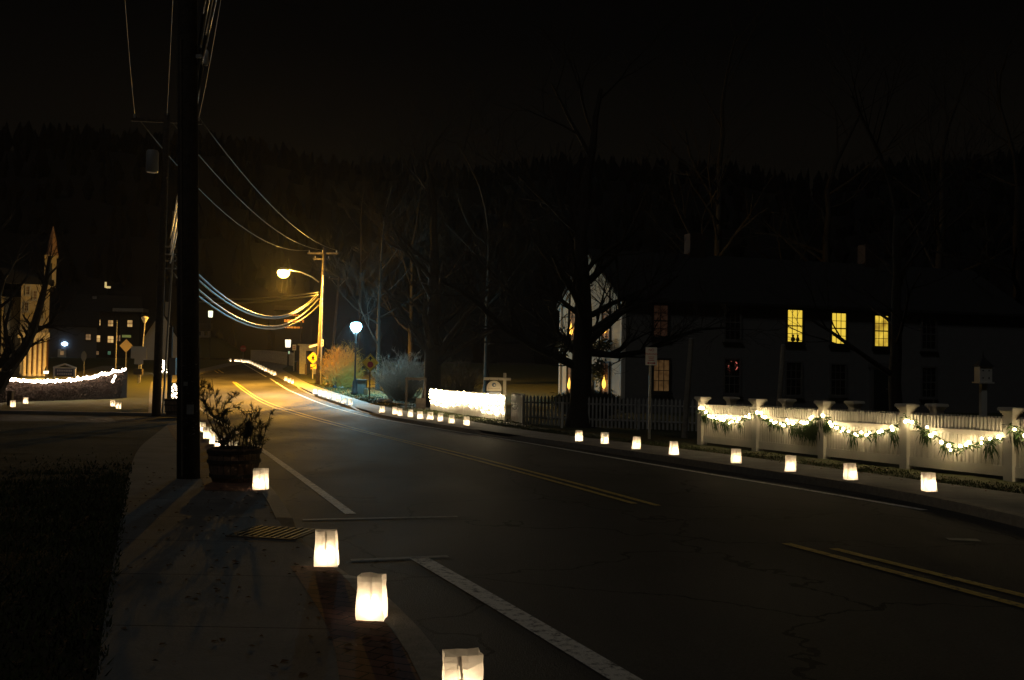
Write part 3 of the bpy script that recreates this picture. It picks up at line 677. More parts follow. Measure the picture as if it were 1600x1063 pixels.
tree(907, 640, 560, 19, 'big bare tree with a thick dark trunk before the pale gable house', 5, Yf=34, limbs=[
    ([(905, 575), (870, 558), (830, 540), (790, 515), (755, 480), (720, 455), (690, 440)], 7, -.5),
    ([(903, 555), (880, 530), (845, 500), (810, 470), (780, 440), (745, 400)], 6, .4),
    ([(905, 492), (875, 468), (845, 455), (815, 470)], 4.5, .2),
    ([(915, 470), (890, 440), (860, 405), (830, 370)], 5, .3),
    ([(925, 552), (965, 556), (1005, 550), (1045, 530), (1090, 515), (1140, 512)], 5.5, .2),
    ([(925, 517), (950, 498), (980, 484), (1020, 462), (1060, 430)], 5.5, -.2),
    ([(925, 492), (955, 475), (985, 462), (1030, 440)], 5, .3),
    ([(920, 440), (960, 400), (990, 350), (1010, 300)], 6, .3), ([(915, 400), (880, 330), (860, 260)], 7, .2)])
tree(674, 632, 400, 15, 'bare tree with a forked dark trunk behind the grey bush', 9, Yf=50, fork=.2, limbs=[
    ([(675, 560), (650, 520), (625, 480), (600, 450)], 6, .3), ([(676, 570), (700, 530), (730, 490), (765, 455)], 7, -.2)])
tree(590, 600, 330, 3.6, 'slim bare tree standing between the teal lamp and the grey bush', 12, Yf=66, depth=5, group='bare trees along the street')
tree(760, 600, 420, 5, 'bare tree rising behind the half-round hanging sign', 14, Yf=60, depth=5)
tree(1120, 600, 560, 9, 'tall bare tree behind the left end of the grey house roof', 16, Yf=78)
tree(1290, 600, 500, 9, 'tall bare tree behind the middle of the grey house', 18, Yf=85)
tree(1400, 640, 560, 11, 'tall bare tree in the yard just behind the white fence', 19, Yf=33, fork=.25)
tree(1470, 600, 540, 9, 'tall bare tree behind the grey house right of the yellow windows', 20, Yf=75)
tree(1590, 600, 560, 10, 'tall bare tree at the far right behind the birdhouse', 22, Yf=60)
tree(560, 590, 300, 3, 'small bare tree far behind the teal street lamp', 25, Yf=95)
tree(640, 600, 350, 4, 'bare tree on the skyline left of the forked tree', 29, Yf=80, depth=5)
# leaning dark tree before the church
tree(-20, 640, 330, 11, 'leaning dark tree silhouetted against the lit church front', 31, Yf=42, m=DARKPOLE, lean=.05, limbs=[
    ([(-5, 610), (15, 575), (38, 545), (52, 515), (62, 480), (72, 440), (78, 400)], 11, -.1),
    ([(0, 575), (12, 545), (8, 510), (18, 470)], 6, .1), ([(52, 520), (80, 505), (95, 480)], 4, .2)])

def bush(px, py, wpx, hpx, n, label, m, seed, Yf=None, name='bare_bush'):
    g_ = G(px, py, .1) if Yf is None else Vector((P(px, py, Yf).x, Yf, H(Yf)+.1))
    u = g_.y/1550; W = wpx*u/2; Hh = hpx*u; rng = random.Random(seed); mb = MB(); o = empty(name, g_, label, 'bush')
    def inside(p): return (p.x/W)**2+(p.y/W)**2+((p.z-Hh*.45)/(Hh*.56))**2 < rng.uniform(.6, 1.35)
    for i in range(n):
        a = rng.uniform(0, 6.28); p = Vector((math.cos(a)*W*rng.random()*.45, math.sin(a)*W*rng.random()*.45, 0))
        d = Vector((math.cos(a)*rng.uniform(.1, 1), math.sin(a)*rng.uniform(.1, 1), rng.uniform(.5, 1.5))).normalized()
        pts = [p.copy()]; L_ = Hh*.16
        for k in range(9):
            d = (d+Vector((rng.gauss(0, .2), rng.gauss(0, .2), rng.gauss(-.03, .14)))).normalized(); q = pts[-1]+d*L_
            if not inside(q): break
            pts.append(q)
            for _ in range(3):
                e2 = (d+Vector((rng.gauss(0, .8), rng.gauss(0, .8), rng.gauss(.1, .6)))).normalized(); s2 = q+e2*L_*rng.uniform(.5, 1.1)
                mb.tube([q, (q+s2)/2+Vector((rng.gauss(0, .02), 0, rng.gauss(0, .02))), s2], [.008, .006, .003], 3, cap=False)
        if len(pts) > 1: mb.tube(pts, [.016-.001*k for k in range(len(pts))], 3, cap=False)
    mb.build('twigs', o, m)
    return o
bush(534, 606, 64, 66, 480, 'rounded russet brown bush beside the teal street lamp', TWIG, 1)
bush(628, 622, 92, 72, 300, 'large spreading grey bare bush right of the stop ahead sign', GTWIG, 2, Yf=57)
bush(715, 640, 80, 70, 250, 'dim bare bush behind the picket panel covered in lights', mat('dim_twigs', (.09, .075, .055), .9), 6, Yf=54)
bush(920, 628, 130, 40, 900, 'low dark shrubbery against the foot of the gable house wall', mat('shrub_dark', (.03, .035, .018), .9), 7, Yf=42, name='low_shrub')

# ------------------------------------------------------------------ clapboard house, lit gable and shaded walls in the colour
A = R(17); HC = P(971, 650, 47.5); HC.z = H(47.5)-.1
uu = Vector((math.cos(A), math.sin(A), 0)); nn = Vector((math.sin(A), -math.cos(A), 0))
HL, HD, EH, RH = 24.0, 8.6, 5.75, 8.35
house = empty('clapboard_house', HC, 'long two-storey clapboard house with pale gable end and yellow lit windows', 'house', rz=A)
# local frame: x along facade, y depth (away), z up
mb = MB(); mb.use(SIDE_SHADED); mb.face([(0, 0, 0), (HL, 0, 0), (HL, 0, EH), (0, 0, EH)]); mb.use(SIDE_LIT)
mb.face([(0, 0, 0), (0, 0, EH), (0, HD/2, RH), (0, HD, EH), (0, HD, 0)]); mb.use(SIDE_SHADED); mb.face([(HL, 0, 0), (HL, HD, 0), (HL, HD, EH), (HL, HD/2, RH), (HL, 0, EH)])
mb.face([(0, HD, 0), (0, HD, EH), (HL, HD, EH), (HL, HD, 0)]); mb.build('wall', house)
mb = MB()
for s_ in (0, 1):
    y0 = -.35 if s_ == 0 else HD+.35; z0 = EH-.2
    mb.add([(-.3, y0, z0), (HL+.3, y0, z0), (HL+.3, HD/2, RH+.05), (-.3, HD/2, RH+.05), (-.3, y0, z0+.14), (HL+.3, y0, z0+.14), (HL+.3, HD/2, RH+.2), (-.3, HD/2, RH+.2)],
           [(0, 1, 2, 3), (4, 7, 6, 5), (0, 4, 5, 1), (0, 3, 7, 4), (1, 5, 6, 2)])
rf = mb.build('roof', house, ROOF)
mb = MB(); mb.box((6, HD/2, RH+.5), (.9, .7, 1.6)); mb.build('chimney', rf, mat('chimney_brick', (.05, .03, .025), .85)); mb = MB(); mb.box((17, HD/2, RH+.5), (.9, .7, 1.6)); mb.build('chimney', rf, MATS['chimney_brick'])
mb = MB()
for x_, y_ in ((-.06, -.0), (-.06, HD)): mb.box((x_+.02, y_, EH/2), (.12, .2, EH))
mb.box((0.07, -.03, EH/2), (.14, .05, EH)); mb.build('corner_board', house, TRIM)
mb = MB()
for s_ in (0, 1):
    a = Vector((-.1, -.2 if s_ == 0 else HD+.2, EH-.14)); b = Vector((-.1, HD/2, RH-.06)); mb.tube([a, b], .1, 4)
mb.build('gable_trim', house, TRIM)
def on_facade(px, py):
    d = ray(px, py); o = Vector((0, 0, CAM_Z)); t = (HC-o).dot(nn)/d.dot(nn); q = o+d*t-HC
    return q.dot(uu), q.z
def on_gable(px, py):
    g = -uu; d = ray(px, py); o = Vector((0, 0, CAM_Z)); t = (HC-o).dot(g)/d.dot(g); q = o+d*t-HC
    return q.dot(-nn), q.z
YLIT = mat('yellow_lit_blind', (.8, .6, .15), .8, emit=(1, .69, .07), es=.85)
def lit_panemat(name, c, s, sc=3):
    m = mat(name, c, .6, emit=c, es=s); n, l, b = nodes_of(m); g = n.new('ShaderNodeTexCoord'); t = n.new('ShaderNodeTexNoise'); t.inputs['Scale'].default_value = sc; t.inputs['Detail'].default_value = 4
    r = n.new('ShaderNodeValToRGB'); r.color_ramp.elements[0].position = .35; r.color_ramp.elements[0].color = (c[0]*.35, c[1]*.3, c[2]*.3, 1); r.color_ramp.elements[1].position = .6; r.color_ramp.elements[1].color = (*c, 1)
    l.new(g.outputs['Object'], t.inputs['Vector']); l.new(t.outputs['Fac'], r.inputs[0]); l.new(r.outputs[0], b.inputs['Emission Color']); return m
YL2 = lit_panemat('yellow_lit_room', (1, .68, .07), .85, 1.6)
DIM = lit_panemat('dim_lit_curtain', (.5, .27, .1), .12, 4); DIM2 = lit_panemat('faint_lit_curtain', (.3, .15, .09), .04, 5)
def window(parent, x, z, w_, h_, pane, face='front', cols=3, rows=4, label=None, frame=TRIM, shut=False):
    def bx(m_, dx, dz, sx, sz, off, th):
        if face == 'front': m_.box((x+dx, -off, z+dz), (sx, th, sz))
        else: m_.box((-off, x+dx, z+dz), (th, sx, sz))
    f = MB(); t = .09
    for s_ in (-1, 1):
        bx(f, s_*(w_/2+t/2), 0, t, h_+2*t, .04, .1); bx(f, 0, s_*(h_/2+t/2), w_, t, .04, .1)
    o = f.build('window', parent, frame)
    if label: o['label'] = label
    p_ = MB(); bx(p_, 0, 0, w_, h_, .012, .02); p_.build('pane', o, pane)
    mt = MB()
    for i in range(1, cols): bx(mt, (i/cols-.5)*w_, 0, .028, h_, .03, .02)
    for i in range(1, rows): bx(mt, 0, (i/rows-.5)*h_, w_, .028 if i != rows/2 else .06, .033, .02)
    mt.build('glazing_bars', o, frame)
    sl = MB(); bx(sl, 0, -h_/2-.12, w_+.3, .07, .07, .18); sl.build('sill', o, frame)
    if shut:
        sh = MB()
        for s_ in (-1, 1): bx(sh, s_*(w_/2+.3), 0, .36, h_+.12, .03, .05)
        sh.build('shutter', o, DTRIM)
    return o
def fw_px(x0, y0, x1, y1):
    a, zt = on_facade((x0+x1)/2, y0); b, zb = on_facade((x0+x1)/2, y1); l_ = on_facade(x0, y0)[0]; r2 = on_facade(x1, y0)[0]
    return a, (zt+zb)/2, r2-l_, zt-zb
DF = mat('dark_window_frame', (.03, .03, .03), .6)
WINS = [(1230, 485, 1253, 534, YLIT, 3, 4, 'window filled with plain yellow light'), (1299, 490, 1321, 537, YLIT, 3, 4, 'yellow lit window with narrow panes'), (1366, 494, 1387, 541, YL2, 3, 4, 'yellow lit window with a branch pattern'),
        (1021, 477, 1043, 526, DIM2, 2, 4, 'upstairs window with faint curtains'), (1021, 563, 1045, 611, DIM, 3, 3, 'ground floor window with dim warm curtain'),
        (1133, 478, 1156, 530, GLASS, 3, 4, None), (1132, 562, 1155, 614, GLASS, 3, 4, None), (1228, 567, 1251, 617, GLASS, 3, 4, None), (1298, 570, 1320, 617, GLASS, 3, 4, None),
        (1440, 500, 1461, 545, GLASS, 3, 4, None), (1440, 575, 1461, 620, GLASS, 3, 4, None)]
for x0, y0, x1, y1, pm, c, r2, lab in WINS:
    a, z, w_, h_ = fw_px(x0, y0, x1, y1); window(house, a, z, w_, h_, pm, cols=c, rows=r2, label=lab, frame=DF if pm != GLASS else mat('dim_frame', (.12, .12, .12), .7))
wo = [c_ for c_ in house.children if c_.get('label') == 'window filled with plain yellow light'][0]
a, z, w_, h_ = fw_px(1230, 485, 1253, 534); mb = MB()
for dx_, s_ in ((-.12, .13), (.16, .1)): mb.lathe([(.02, 0), (s_, .05), (s_*.8, .18), (s_*.35, .24), (s_*.6, .34), (.01, .36)], 10, (a+dx_, -.06, z-h_/2))
mb.build('sill_ornament', wo, SIGNK)
a, z, w_, h_ = fw_px(1364, 578, 1388, 640); mb = MB(); mb.box((a, -.03, z), (w_, .08, h_)); dr = mb.build('door', house, mat('dark_door', (.02, .03, .03), .4))
mb = MB()
for s_ in (-1, 1): mb.box((a+s_*(w_/2+.12), -.05, z), (.2, .12, h_+.2))
mb.box((a, -.05, z+h_/2+.22), (w_+.6, .16, .24)); mb.build('surround', dr, mat('dim_frame', (.12, .12, .12), .7)); mb = MB(); mb.lathe([(.03, 0), (.04, .03), (.03, .06)], 8, (a+w_*.35, -.1, z)); mb.build('handle', dr, STEEL)
# gable windows with candles and greenery
GW = [(890, 482, 901, 532), (943, 478, 954, 530), (888, 572, 897, 617), (941, 568, 953, 617), (918, 572, 926, 617)]
CG = lit_panemat('candle_lit_room', (.3, .14, .06), .06, 3)
for i, (x0, y0, x1, y1) in enumerate(GW):
    xm = (x0+x1)/2; a, zt = on_gable(xm, y0); _, zb = on_gable(xm, y1); w_ = min(1.0, abs(on_gable(x0, y0)[0]-on_gable(x1, y0)[0]))
    if i == 4: w_ = .9
    window(house, a, (zt+zb)/2, w_, zt-zb, CG, 'side', 2, 4, frame=DF, shut=False)
    wp = HC+uu*(-.1)+(-nn)*a; wp.z = HC.z+zb
    c_ = empty('window_candle', wp, ['candle glowing in the upper left gable window', 'candle glowing in the upper right gable window', 'candle glowing low at the left edge of the gable', 'candle glowing in the lower right gable window', 'candle glowing right beside the big tree trunk'][i], 'candle', 'candles in the gable windows')
    m1 = MB(); m1.lathe([(.07, 0), (.07, .03), (.025, .04), (.025, .3)], 8); m1.build('stick', c_, WAX)
    m2 = MB(); m2.lathe([(.03, .3), (.085, .4), (.1, .55), (.05, .75), (.005, .95)], 10); m2.build('flame', c_, mat('candle_glow', (1, .6, .1), .5, emit=(1, .55, .08), es=2.2), smooth=True)
    point('window_candle_light', (-.3, 0, .5), 6, (1, .6, .2), .05, c_)
def sprigs(mb, c, n, spread, ln, rng, droop=.6, wid=.05):
    for i in range(n):
        p = Vector(c)+Vector((rng.gauss(0, spread[0]), rng.gauss(0, spread[1]), rng.gauss(0, spread[2])))
        d = Vector((rng.gauss(0, 1), rng.gauss(0, .5), -rng.random()*2*droop)).normalized(); L_ = ln*rng.uniform(.5, 1.2)
        s_ = d.cross(Vector((rng.gauss(0, 1), rng.gauss(0, 1), rng.gauss(0, 1)))).normalized()*wid*rng.uniform(.4, 1)
        mb.face([p, p+d*L_*.5+s_, p+d*L_, p+d*L_*.5-s_])
rng = random.Random(8)
for i, (px_, py_, lab) in enumerate(((895, 538, 'evergreen spray under the upper left gable window'), (948, 537, 'evergreen spray under the upper right gable window'), (947, 622, 'bushy evergreen box under the lower right gable window'), (893, 622, 'evergreen box under the lower left gable window'))):
    a, z = on_gable(px_, py_); wp = HC-uu*.25-nn*a; wp.z = HC.z+z; mb = MB(); sprigs(mb, (0, 0, 0), 260, (.3, .45, .16), .35, rng, .8, .06)
    mb.build('foliage', empty('window_greenery', wp, lab, 'greenery', 'evergreens on the gable end'), DGREEN)
a, z = on_gable(942, 577); wp = HC-uu*.2-nn*a; wp.z = HC.z+z; mb = MB(); sprigs(mb, (0, 0, 0), 300, (.16, .2, .35), .3, rng, .5, .06)
mb.build('foliage', empty('evergreen_swag', wp, 'dark hanging evergreen swag on the pale gable wall', 'swag'), DGREEN)
a, z = on_facade(1143, 572); wp = HC+uu*a+nn*.12; wp.z = HC.z+z
mb = MB(); rw = random.Random(2); o = empty('wreath', wp, 'round wreath of pink red lights in the dark ground floor window', 'wreath', rz=A)
for k in range(22):
    an = 6.28*k/22; mb.lathe([(.01, -.03), (.04, 0), (.01, .03)], 6, (.24*math.cos(an), rw.uniform(-.03, .03), .24*math.sin(an)))
mb.build('lights', o, mat('pink_bulbs', (1, .25, .2), .5, emit=(1, .22, .16), es=.75)); mb = MB(); mb.tube([(.24*math.cos(t*.52), .0, .24*math.sin(t*.52)) for t in range(13)], .045, 6); mb.build('ring', o, DGREEN)

random.seed(5)
# ------------------------------------------------------------------ white fence with garlands
F0, F1 = Vector((4.86, 25.2, 0)), Vector((8.27, 16.4, 0)); FD = (F1-F0); FS = FD.length/4; FD.normalize(); FN = Vector((-FD.y, FD.x, 0))   # FN points away from the road? fixed below
if FN.x < 0: FN = -FN
ang = math.atan2(FD.y, FD.x)
def base_at(p): return H(p.y)+.1
def white_fence(start, nposts, label, lights):
    o = empty('garden_fence', (0, 0, 0), label, 'fence'); mm = WPAINT
    ps = [start+FD*FS*i for i in range(nposts)]
    for p in ps:
        z = base_at(p); mb = MB(); mb.box((p.x, p.y, z+.53), (.18, .18, 1.16), ang); po = mb.build('post', o, mm)
        mb = MB(); zt = z+1.11
        for w_, dz, hh_ in ((.205, -.02, .03), (.24, .01, .025), (.27, .035, .02), (.31, .055, .045), (.29, .1, .012)): mb.box((p.x, p.y, zt+dz+hh_/2), (w_, w_, hh_), ang)
        mb.build('cap', po, mm)
    for a, b in zip(ps, ps[1:]):
        za, zb = base_at(a), base_at(b); c = (a+b)/2; L_ = FS-.18; sl = math.atan2(zb-za, FS)
        Mx = Matrix.Rotation(ang, 3, 'Z') @ Matrix.Rotation(-sl, 3, 'Y'); zc = (za+zb)/2
        mb = MB()
        mb.box((c.x, c.y, zc+.16), (L_, .05, .17), M=Mx)
        mb.box((c.x, c.y, zc+.77), (L_, .06, .085), M=Mx)
        k = 25
        for i in range(k):
            t = (i+.5)/k; q = a.lerp(b, .5+(t-.5)*L_/FS); zq = za+(zb-za)*t
            mb.box((q.x, q.y, zq+.49), (L_/k*.8, .025, .54), ang)
        k = 27
        for i in range(k):
            t = (i+.5)/k; q = a.lerp(b, .5+(t-.5)*L_/FS); zq = za+(zb-za)*t
            mb.box((q.x, q.y, zq+.88), (L_/k*.55, .022, .3), ang)
        mb.build('panel', o, mm)
    return ps
fps = white_fence(F0, 6, 'white painted garden fence with capped posts, hung with lit garlands', True)
white_fence(F0+Vector((.92, .85, 0)), 5, 'second white capped fence showing just behind the garlanded one', False)
GL = ['leftmost garland with lights at the end post of the white fence', 'second garland from the left, hanging loose green sprigs', 'third garland from the left with a big sprig clump at its left post', 'widest light garland, dipping in a deep V at the right', 'garland fragment past the last white post at the right edge']
bm_ = MB(); bm_.lathe([(.004, -.026), (.023, -.023), (.033, 0), (.023, .023), (.004, .032)], 8)
bulb0 = bm_.build('bulb', None, BULB, smooth=True); bulb0_used = False; BULBME = bulb0.data; bpy.data.objects.remove(bulb0)
bm_ = MB(); bm_.lathe([(.004, -.06), (.042, -.04), (.058, 0), (.042, .04), (.004, .06)], 8); b0 = bm_.build('b', None, BULBH, smooth=True); BULBHM = b0.data; bpy.data.objects.remove(b0)
bm_ = MB(); bm_.lathe([(.004, -.03), (.02, -.02), (.028, 0), (.02, .02), (.004, .03)], 6); b0 = bm_.build('b', None, emis('net_bulb', (1, .78, .46), 70)); BULBNM = b0.data; bpy.data.objects.remove(b0)
def bulb(p, parent, me=BULBME):
    k_ = random.uniform(.75, 1.2); o = bpy.data.objects.new('bulb', me); COL.objects.link(o); o.location = p; o.parent = parent; o.scale = (k_, k_, k_); return o
for gi in range(5):
    rng = random.Random(40+gi); a, b = fps[gi], fps[gi+1]; o = empty('garland', (0, 0, 0), GL[gi], 'garland', 'garlands on the white fence')
    out = -FN*.11; sag = [.24, .2, .3, .40, .3][gi]; wr = MB(); gr = MB(); pts = []; n = 24
    za, zb = base_at(a)+[.93, .93, .93, .97, .95][gi], base_at(b)+[.86, .86, .84, .8, .9][gi]
    for i in range(n+1):
        t = i/n; q = a.lerp(b, .03+.94*t)+out; prof = 4*t*(1-t)
        if gi == 3: prof = 1-abs(2*t-1.1)/1.1 if t > .55 else t/.55
        pts.append(Vector((q.x, q.y, za+(zb-za)*t-sag*prof+rng.gauss(0, .012))))
    wr.tube(pts, .011, 5); wr.build('wire', o, GREEN)
    for i in range(n+1):
        sprigs(gr, pts[i], 12, (.03, .03, .03), .13, rng, .5, .017)
    for _ in range([9, 8, 5, 4, 5][gi]):
        i = rng.randint(1, n-1); big = rng.uniform(.7, 1.5)
        for k in range(int(24*big)):
            p = pts[i]+Vector((rng.gauss(0, .05), rng.gauss(0, .03), -rng.random()*.08)); L_ = rng.uniform(.14, .3)*big
            d = (FD*(rng.gauss(0, .3)+(big-1.1)*.8)+Vector((0, 0, -1))).normalized(); s_ = (FD*math.cos(k)+Vector((0, 0, math.sin(k))))*.014
            gr.face([p, p+d*L_*.5+s_, p+d*L_, p+d*L_*.5-s_])
    if gi == 1:
        for k in range(230):
            p = pts[n-1]+FD*rng.gauss(-.1, .1)+Vector((0, 0, -rng.random()*.22)); d = (FD*rng.gauss(-.1, .25)+Vector((0, 0, -1))).normalized(); s_ = (FD*math.cos(k)+Vector((0, 0, math.sin(k))))*.02
            L_ = rng.uniform(.15, .42); gr.face([p, p+d*L_*.5+s_, p+d*L_, p+d*L_*.5-s_])
    gr.build('greenery', o, GREEN)
    nb = [19, 18, 17, 16, 12][gi]
    for i in range(nb):
        t = min(.98, max(.01, (i+.4)/nb+rng.gauss(0, .022))); k = min(n-1, int(t*n)); p = pts[k].lerp(pts[k+1], t*n-k)+out*.18+Vector((0, 0, rng.gauss(.0, .034)))
        bulb(p, o)

# ------------------------------------------------------------------ grey picket fence, gate, lit picket panel
def pickets(mb, a, b, h_, w_=.07, gap=.07, th=.02, point_=True):
    L_ = (b-a).length; n = int(L_/(w_+gap)); d = (b-a).normalized(); an = math.atan2(d.y, d.x)
    for i in range(n+1):
        q = a+d*(i*(w_+gap)); z = base_at(q); hh_ = h_
        Mt = Matrix.Translation((q.x, q.y, z+.05)) @ Matrix.Rotation(an, 4, 'Z') @ Matrix.Rotation(R(90), 4, 'X')
        mb.prism([(-w_/2, 0), (w_/2, 0), (w_/2, hh_-.08), (0, hh_), (-w_/2, hh_-.08)], -th/2, th/2, Mt)
def rails(mb, a, b, zs, off):
    d = (b-a).normalized(); nrm = Vector((-d.y, d.x, 0))*off
    for z in zs:
        k = max(2, int((b-a).length/1.5))
        for i in range(k):
            p, q = a.lerp(b, i/k)+nrm, a.lerp(b, (i+1)/k)+nrm; p.z, q.z = base_at(p)+z, base_at(q)+z
            mb.tube([p, q], .035, 4)
pa, pb = Vector((.45, 34.8, 0)), Vector((6.1, 31.6, 0))
o = empty('picket_fence', (0, 0, 0), 'dim grey picket fence with pointed pickets before the big tree', 'fence')
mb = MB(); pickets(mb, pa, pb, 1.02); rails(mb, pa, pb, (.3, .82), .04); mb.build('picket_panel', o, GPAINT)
for i in range(4):
    p = pa.lerp(pb, i/3); mb = MB(); mb.box((p.x, p.y+.09, base_at(p)+.5), (.1, .1, 1.0)); mb.build('post', o, GPAINT)
ga, gb2 = P(799, 660, 37.5), P(820, 666, 35.2); ga.z = gb2.z = 0
o = empty('garden_gate', (0, 0, 0), 'narrow slatted white gate between the lit pickets and the grey pickets', 'gate')
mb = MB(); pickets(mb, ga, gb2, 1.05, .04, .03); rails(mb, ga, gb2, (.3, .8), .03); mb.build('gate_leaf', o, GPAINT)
mb = MB(); q = (ga+gb2)/2; mb.tube([(q.x-.12+.1*math.cos(t*.7), q.y-.08, base_at(q)+.62+.1*math.sin(t*.7)) for t in range(10)], .015, 5); mb.build('latch', o, BLACKM)
# pale stake in the picket fence
g_ = P(878, 660, 33.2); g_.z = base_at(g_); o = empty('marker_post', g_, 'pale narrow post catching light in front of the grey pickets', 'post'); mb = MB(); mb.box((0, 0, .42), (.07, .05, .84)); mb.build('post', o, mat('pale_post', (.75, .7, .6), .6)); mb = MB(); mb.box((0, 0, .86), (.09, .07, .04)); mb.build('cap', o, MATS['pale_post'])
la_, lb_2 = P(674, 643, 46.5), P(789, 660, 37.8); la_.z = lb_2.z = 0
o = empty('picket_fence', (0, 0, 0), 'short white picket panel smothered in bright string lights', 'fence')
mb = MB(); pickets(mb, la_, lb_2, .98, .075, .035); rails(mb, la_, lb_2, (.3, .75), .04); mb.build('picket_panel', o, WPAINT)
for i in range(3):
    p = la_.lerp(lb_2, i/2); mb = MB(); mb.box((p.x, p.y+.1, base_at(p)+.5), (.1, .1, 1.02)); mb.build('post', o, WPAINT)
ld = (lb_2-la_).normalized(); ln = Vector((ld.y, -ld.x, 0)); 
if ln.y > 0: ln = -ln
for si, lab in enumerate(('string of white lights looped along the top of the bright picket panel', 'string of white lights zigzagging across the middle of the bright picket panel', 'lowest string of white lights drooping on the bright picket panel')):
    rng = random.Random(60+si); o = empty('light_string', (0, 0, 0), lab, 'string lights', 'light strings on the picket panel'); pts = []
    L_ = (lb_2-la_).length
    for i in range(61):
        t = i/60; q = la_.lerp(lb_2, t)+ln*.06; z = base_at(q)+[.92, .72, .50][si]+[.05, .10, .12][si]*math.sin(i*1.3+si)+rng.gauss(0, .03)-(.12*math.sin(t*9) if si == 2 else 0)
        pts.append(Vector((q.x, q.y, z)))
    mb = MB(); mb.tube(pts, .006, 4); mb.build('wire', o, BLACKM)
    for p in pts: bulb(p+ln*.03, o, BULBNM)

# hanging half-round sign
g_ = P(787.5, 660, 38.6); g_.z = base_at(g_); u = g_.y/1550; o = empty('hanging_sign', g_, 'pale half-round sign hanging from a cross-shaped wooden post', 'sign')
h_ = P(788, 583, g_.y).z-g_.z; hb = P(788, 592.5, g_.y).z-g_.z; WDS = mat('cream_wood', (.6, .52, .38), .6)
mb = MB(); mb.box((0, 0, h_/2), (.12, .12, h_)); mb.build('post', o, WDS); mb = MB(); mb.box((-11.5*u, -.075, hb), (42*u, .03, 4.2*u)); mb.build('crossbar', o, WDS)
cx = -16.5*u; rr = 11.5*u; z0 = P(771, 611, g_.y).z-g_.z
Mt = Matrix.Translation((cx, -.1, z0)) @ Matrix.Rotation(R(90), 4, 'X')
mb = MB(); mb.prism([(rr*math.cos(math.pi*k/18), 4.5*u+rr*math.sin(math.pi*k/18)) for k in range(19)]+[(-rr, 0), (rr, 0)], -.012, .012, Mt); sf = mb.build('sign_board', o, WDS)
mb = MB(); mb.lathe([(3.3*u, -.002), (3.3*u, .002)], 16, (0, 0, 0)); ob = mb.build('emblem', sf, mat('slate_blue', (.08, .1, .13), .6)); ob.rotation_euler = (R(90), 0, 0); ob.location = (cx, -.116, z0+9.5*u)
mb = MB(); mb.lathe([(1.6*u, -.002), (1.6*u, .002)], 12); ob = mb.build('emblem_centre', sf, WDS); ob.rotation_euler = (R(90), 0, 0); ob.location = (cx+.8*u, -.119, z0+9*u)
mb = MB(); rng = random.Random(5)
for k in range(9): mb.box((cx-8*u+k*2*u, -.1135, z0+3.8*u), (1.2*u, .002, 1.1*u*rng.uniform(.7, 1.2)))
mb.build('lettering', sf, mat('faded_letters', (.3, .22, .14), .7)); mb = MB(); mb.box((cx, -.1, z0-2.8*u), (22*u, .02, 3.4*u)); mb.build('lower_plaque', o, mat('blue_grey_plaque', (.28, .3, .34), .5))
mb = MB()
for s_ in (-1, 1): mb.tube([(cx+s_*7*u, -.1, hb), (cx+s_*7*u, -.1, z0+13*u)], .008, 4)
mb.build('chain', o, BLACKM)

# leaning boards
for (x0, y0, x1, y1, Y_, lab) in ((1069, 682, 1080, 530, 28.5, 'tall pale leaning pole at the left end of the white fence'), (1214, 640, 1224, 540, 32, 'dim leaning pole behind the white fence below the first yellow window')):
    a, b = P(x0, y0, Y_), P(x1, y1, Y_); a.z = base_at(a); o = empty('leaning_pole', a, lab, 'post'); b2_ = b-a; mb = MB(); mb.tube([(0, 0, 0), b2_*.5, b2_], [.085, .08, .07], 10); mb.build('shaft', o, mat('pale_grey_wood', (.3, .27, .22), .8, noise=.3)); mb = MB(); mb.tube([b2_, b2_*1.012], [.08, .05], 10); mb.build('cap', o, STEEL)
# birdhouse
g_ = P(1536, 640, 27); g_.z = base_at(g_); u = 27/1550; o = empty('birdhouse', g_, 'white square birdhouse with dark spired roof on a post behind the fence', 'birdhouse'); zb = P(1537, 597, 27).z-g_.z; zt = P(1538, 573, 27).z-g_.z
mb = MB(); mb.box((0, 0, zb/2), (.15, .15, zb)); mb.build('post', o, mat('birdhouse_paint', (.6, .58, .52), .6)); mb = MB(); mb.box((0, 0, (zb+zt)/2), (19*u, 19*u, zt-zb)); mb.box((0, 0, zb-.02), (24*u, 24*u, .04)); bh = mb.build('box', o, MATS['birdhouse_paint'])
mb = MB()
for i in (-1, 1):
    for j in (-1, 1): mb.prism([(.022*math.cos(k), .022*math.sin(k)) for k in range(6)], -.003, .003, Matrix.Translation((i*.08, -9.5*u-.004, (zb+zt)/2+j*.1)) @ Matrix.Rotation(R(90), 4, 'X'))
mb.build('entrance_holes', bh, SIGNK); mb = MB(); s_ = 12*u
mb.add([(-s_, -s_, zt), (s_, -s_, zt), (s_, s_, zt), (-s_, s_, zt), (0, 0, zt+.28)], [(3, 2, 1, 0), (0, 1, 4), (1, 2, 4), (2, 3, 4), (3, 0, 4)]); mb.tube([(0, 0, zt+.25), (0, 0, zt+.45)], [.03, .005], 6); mb.build('roof', o, ROOF)

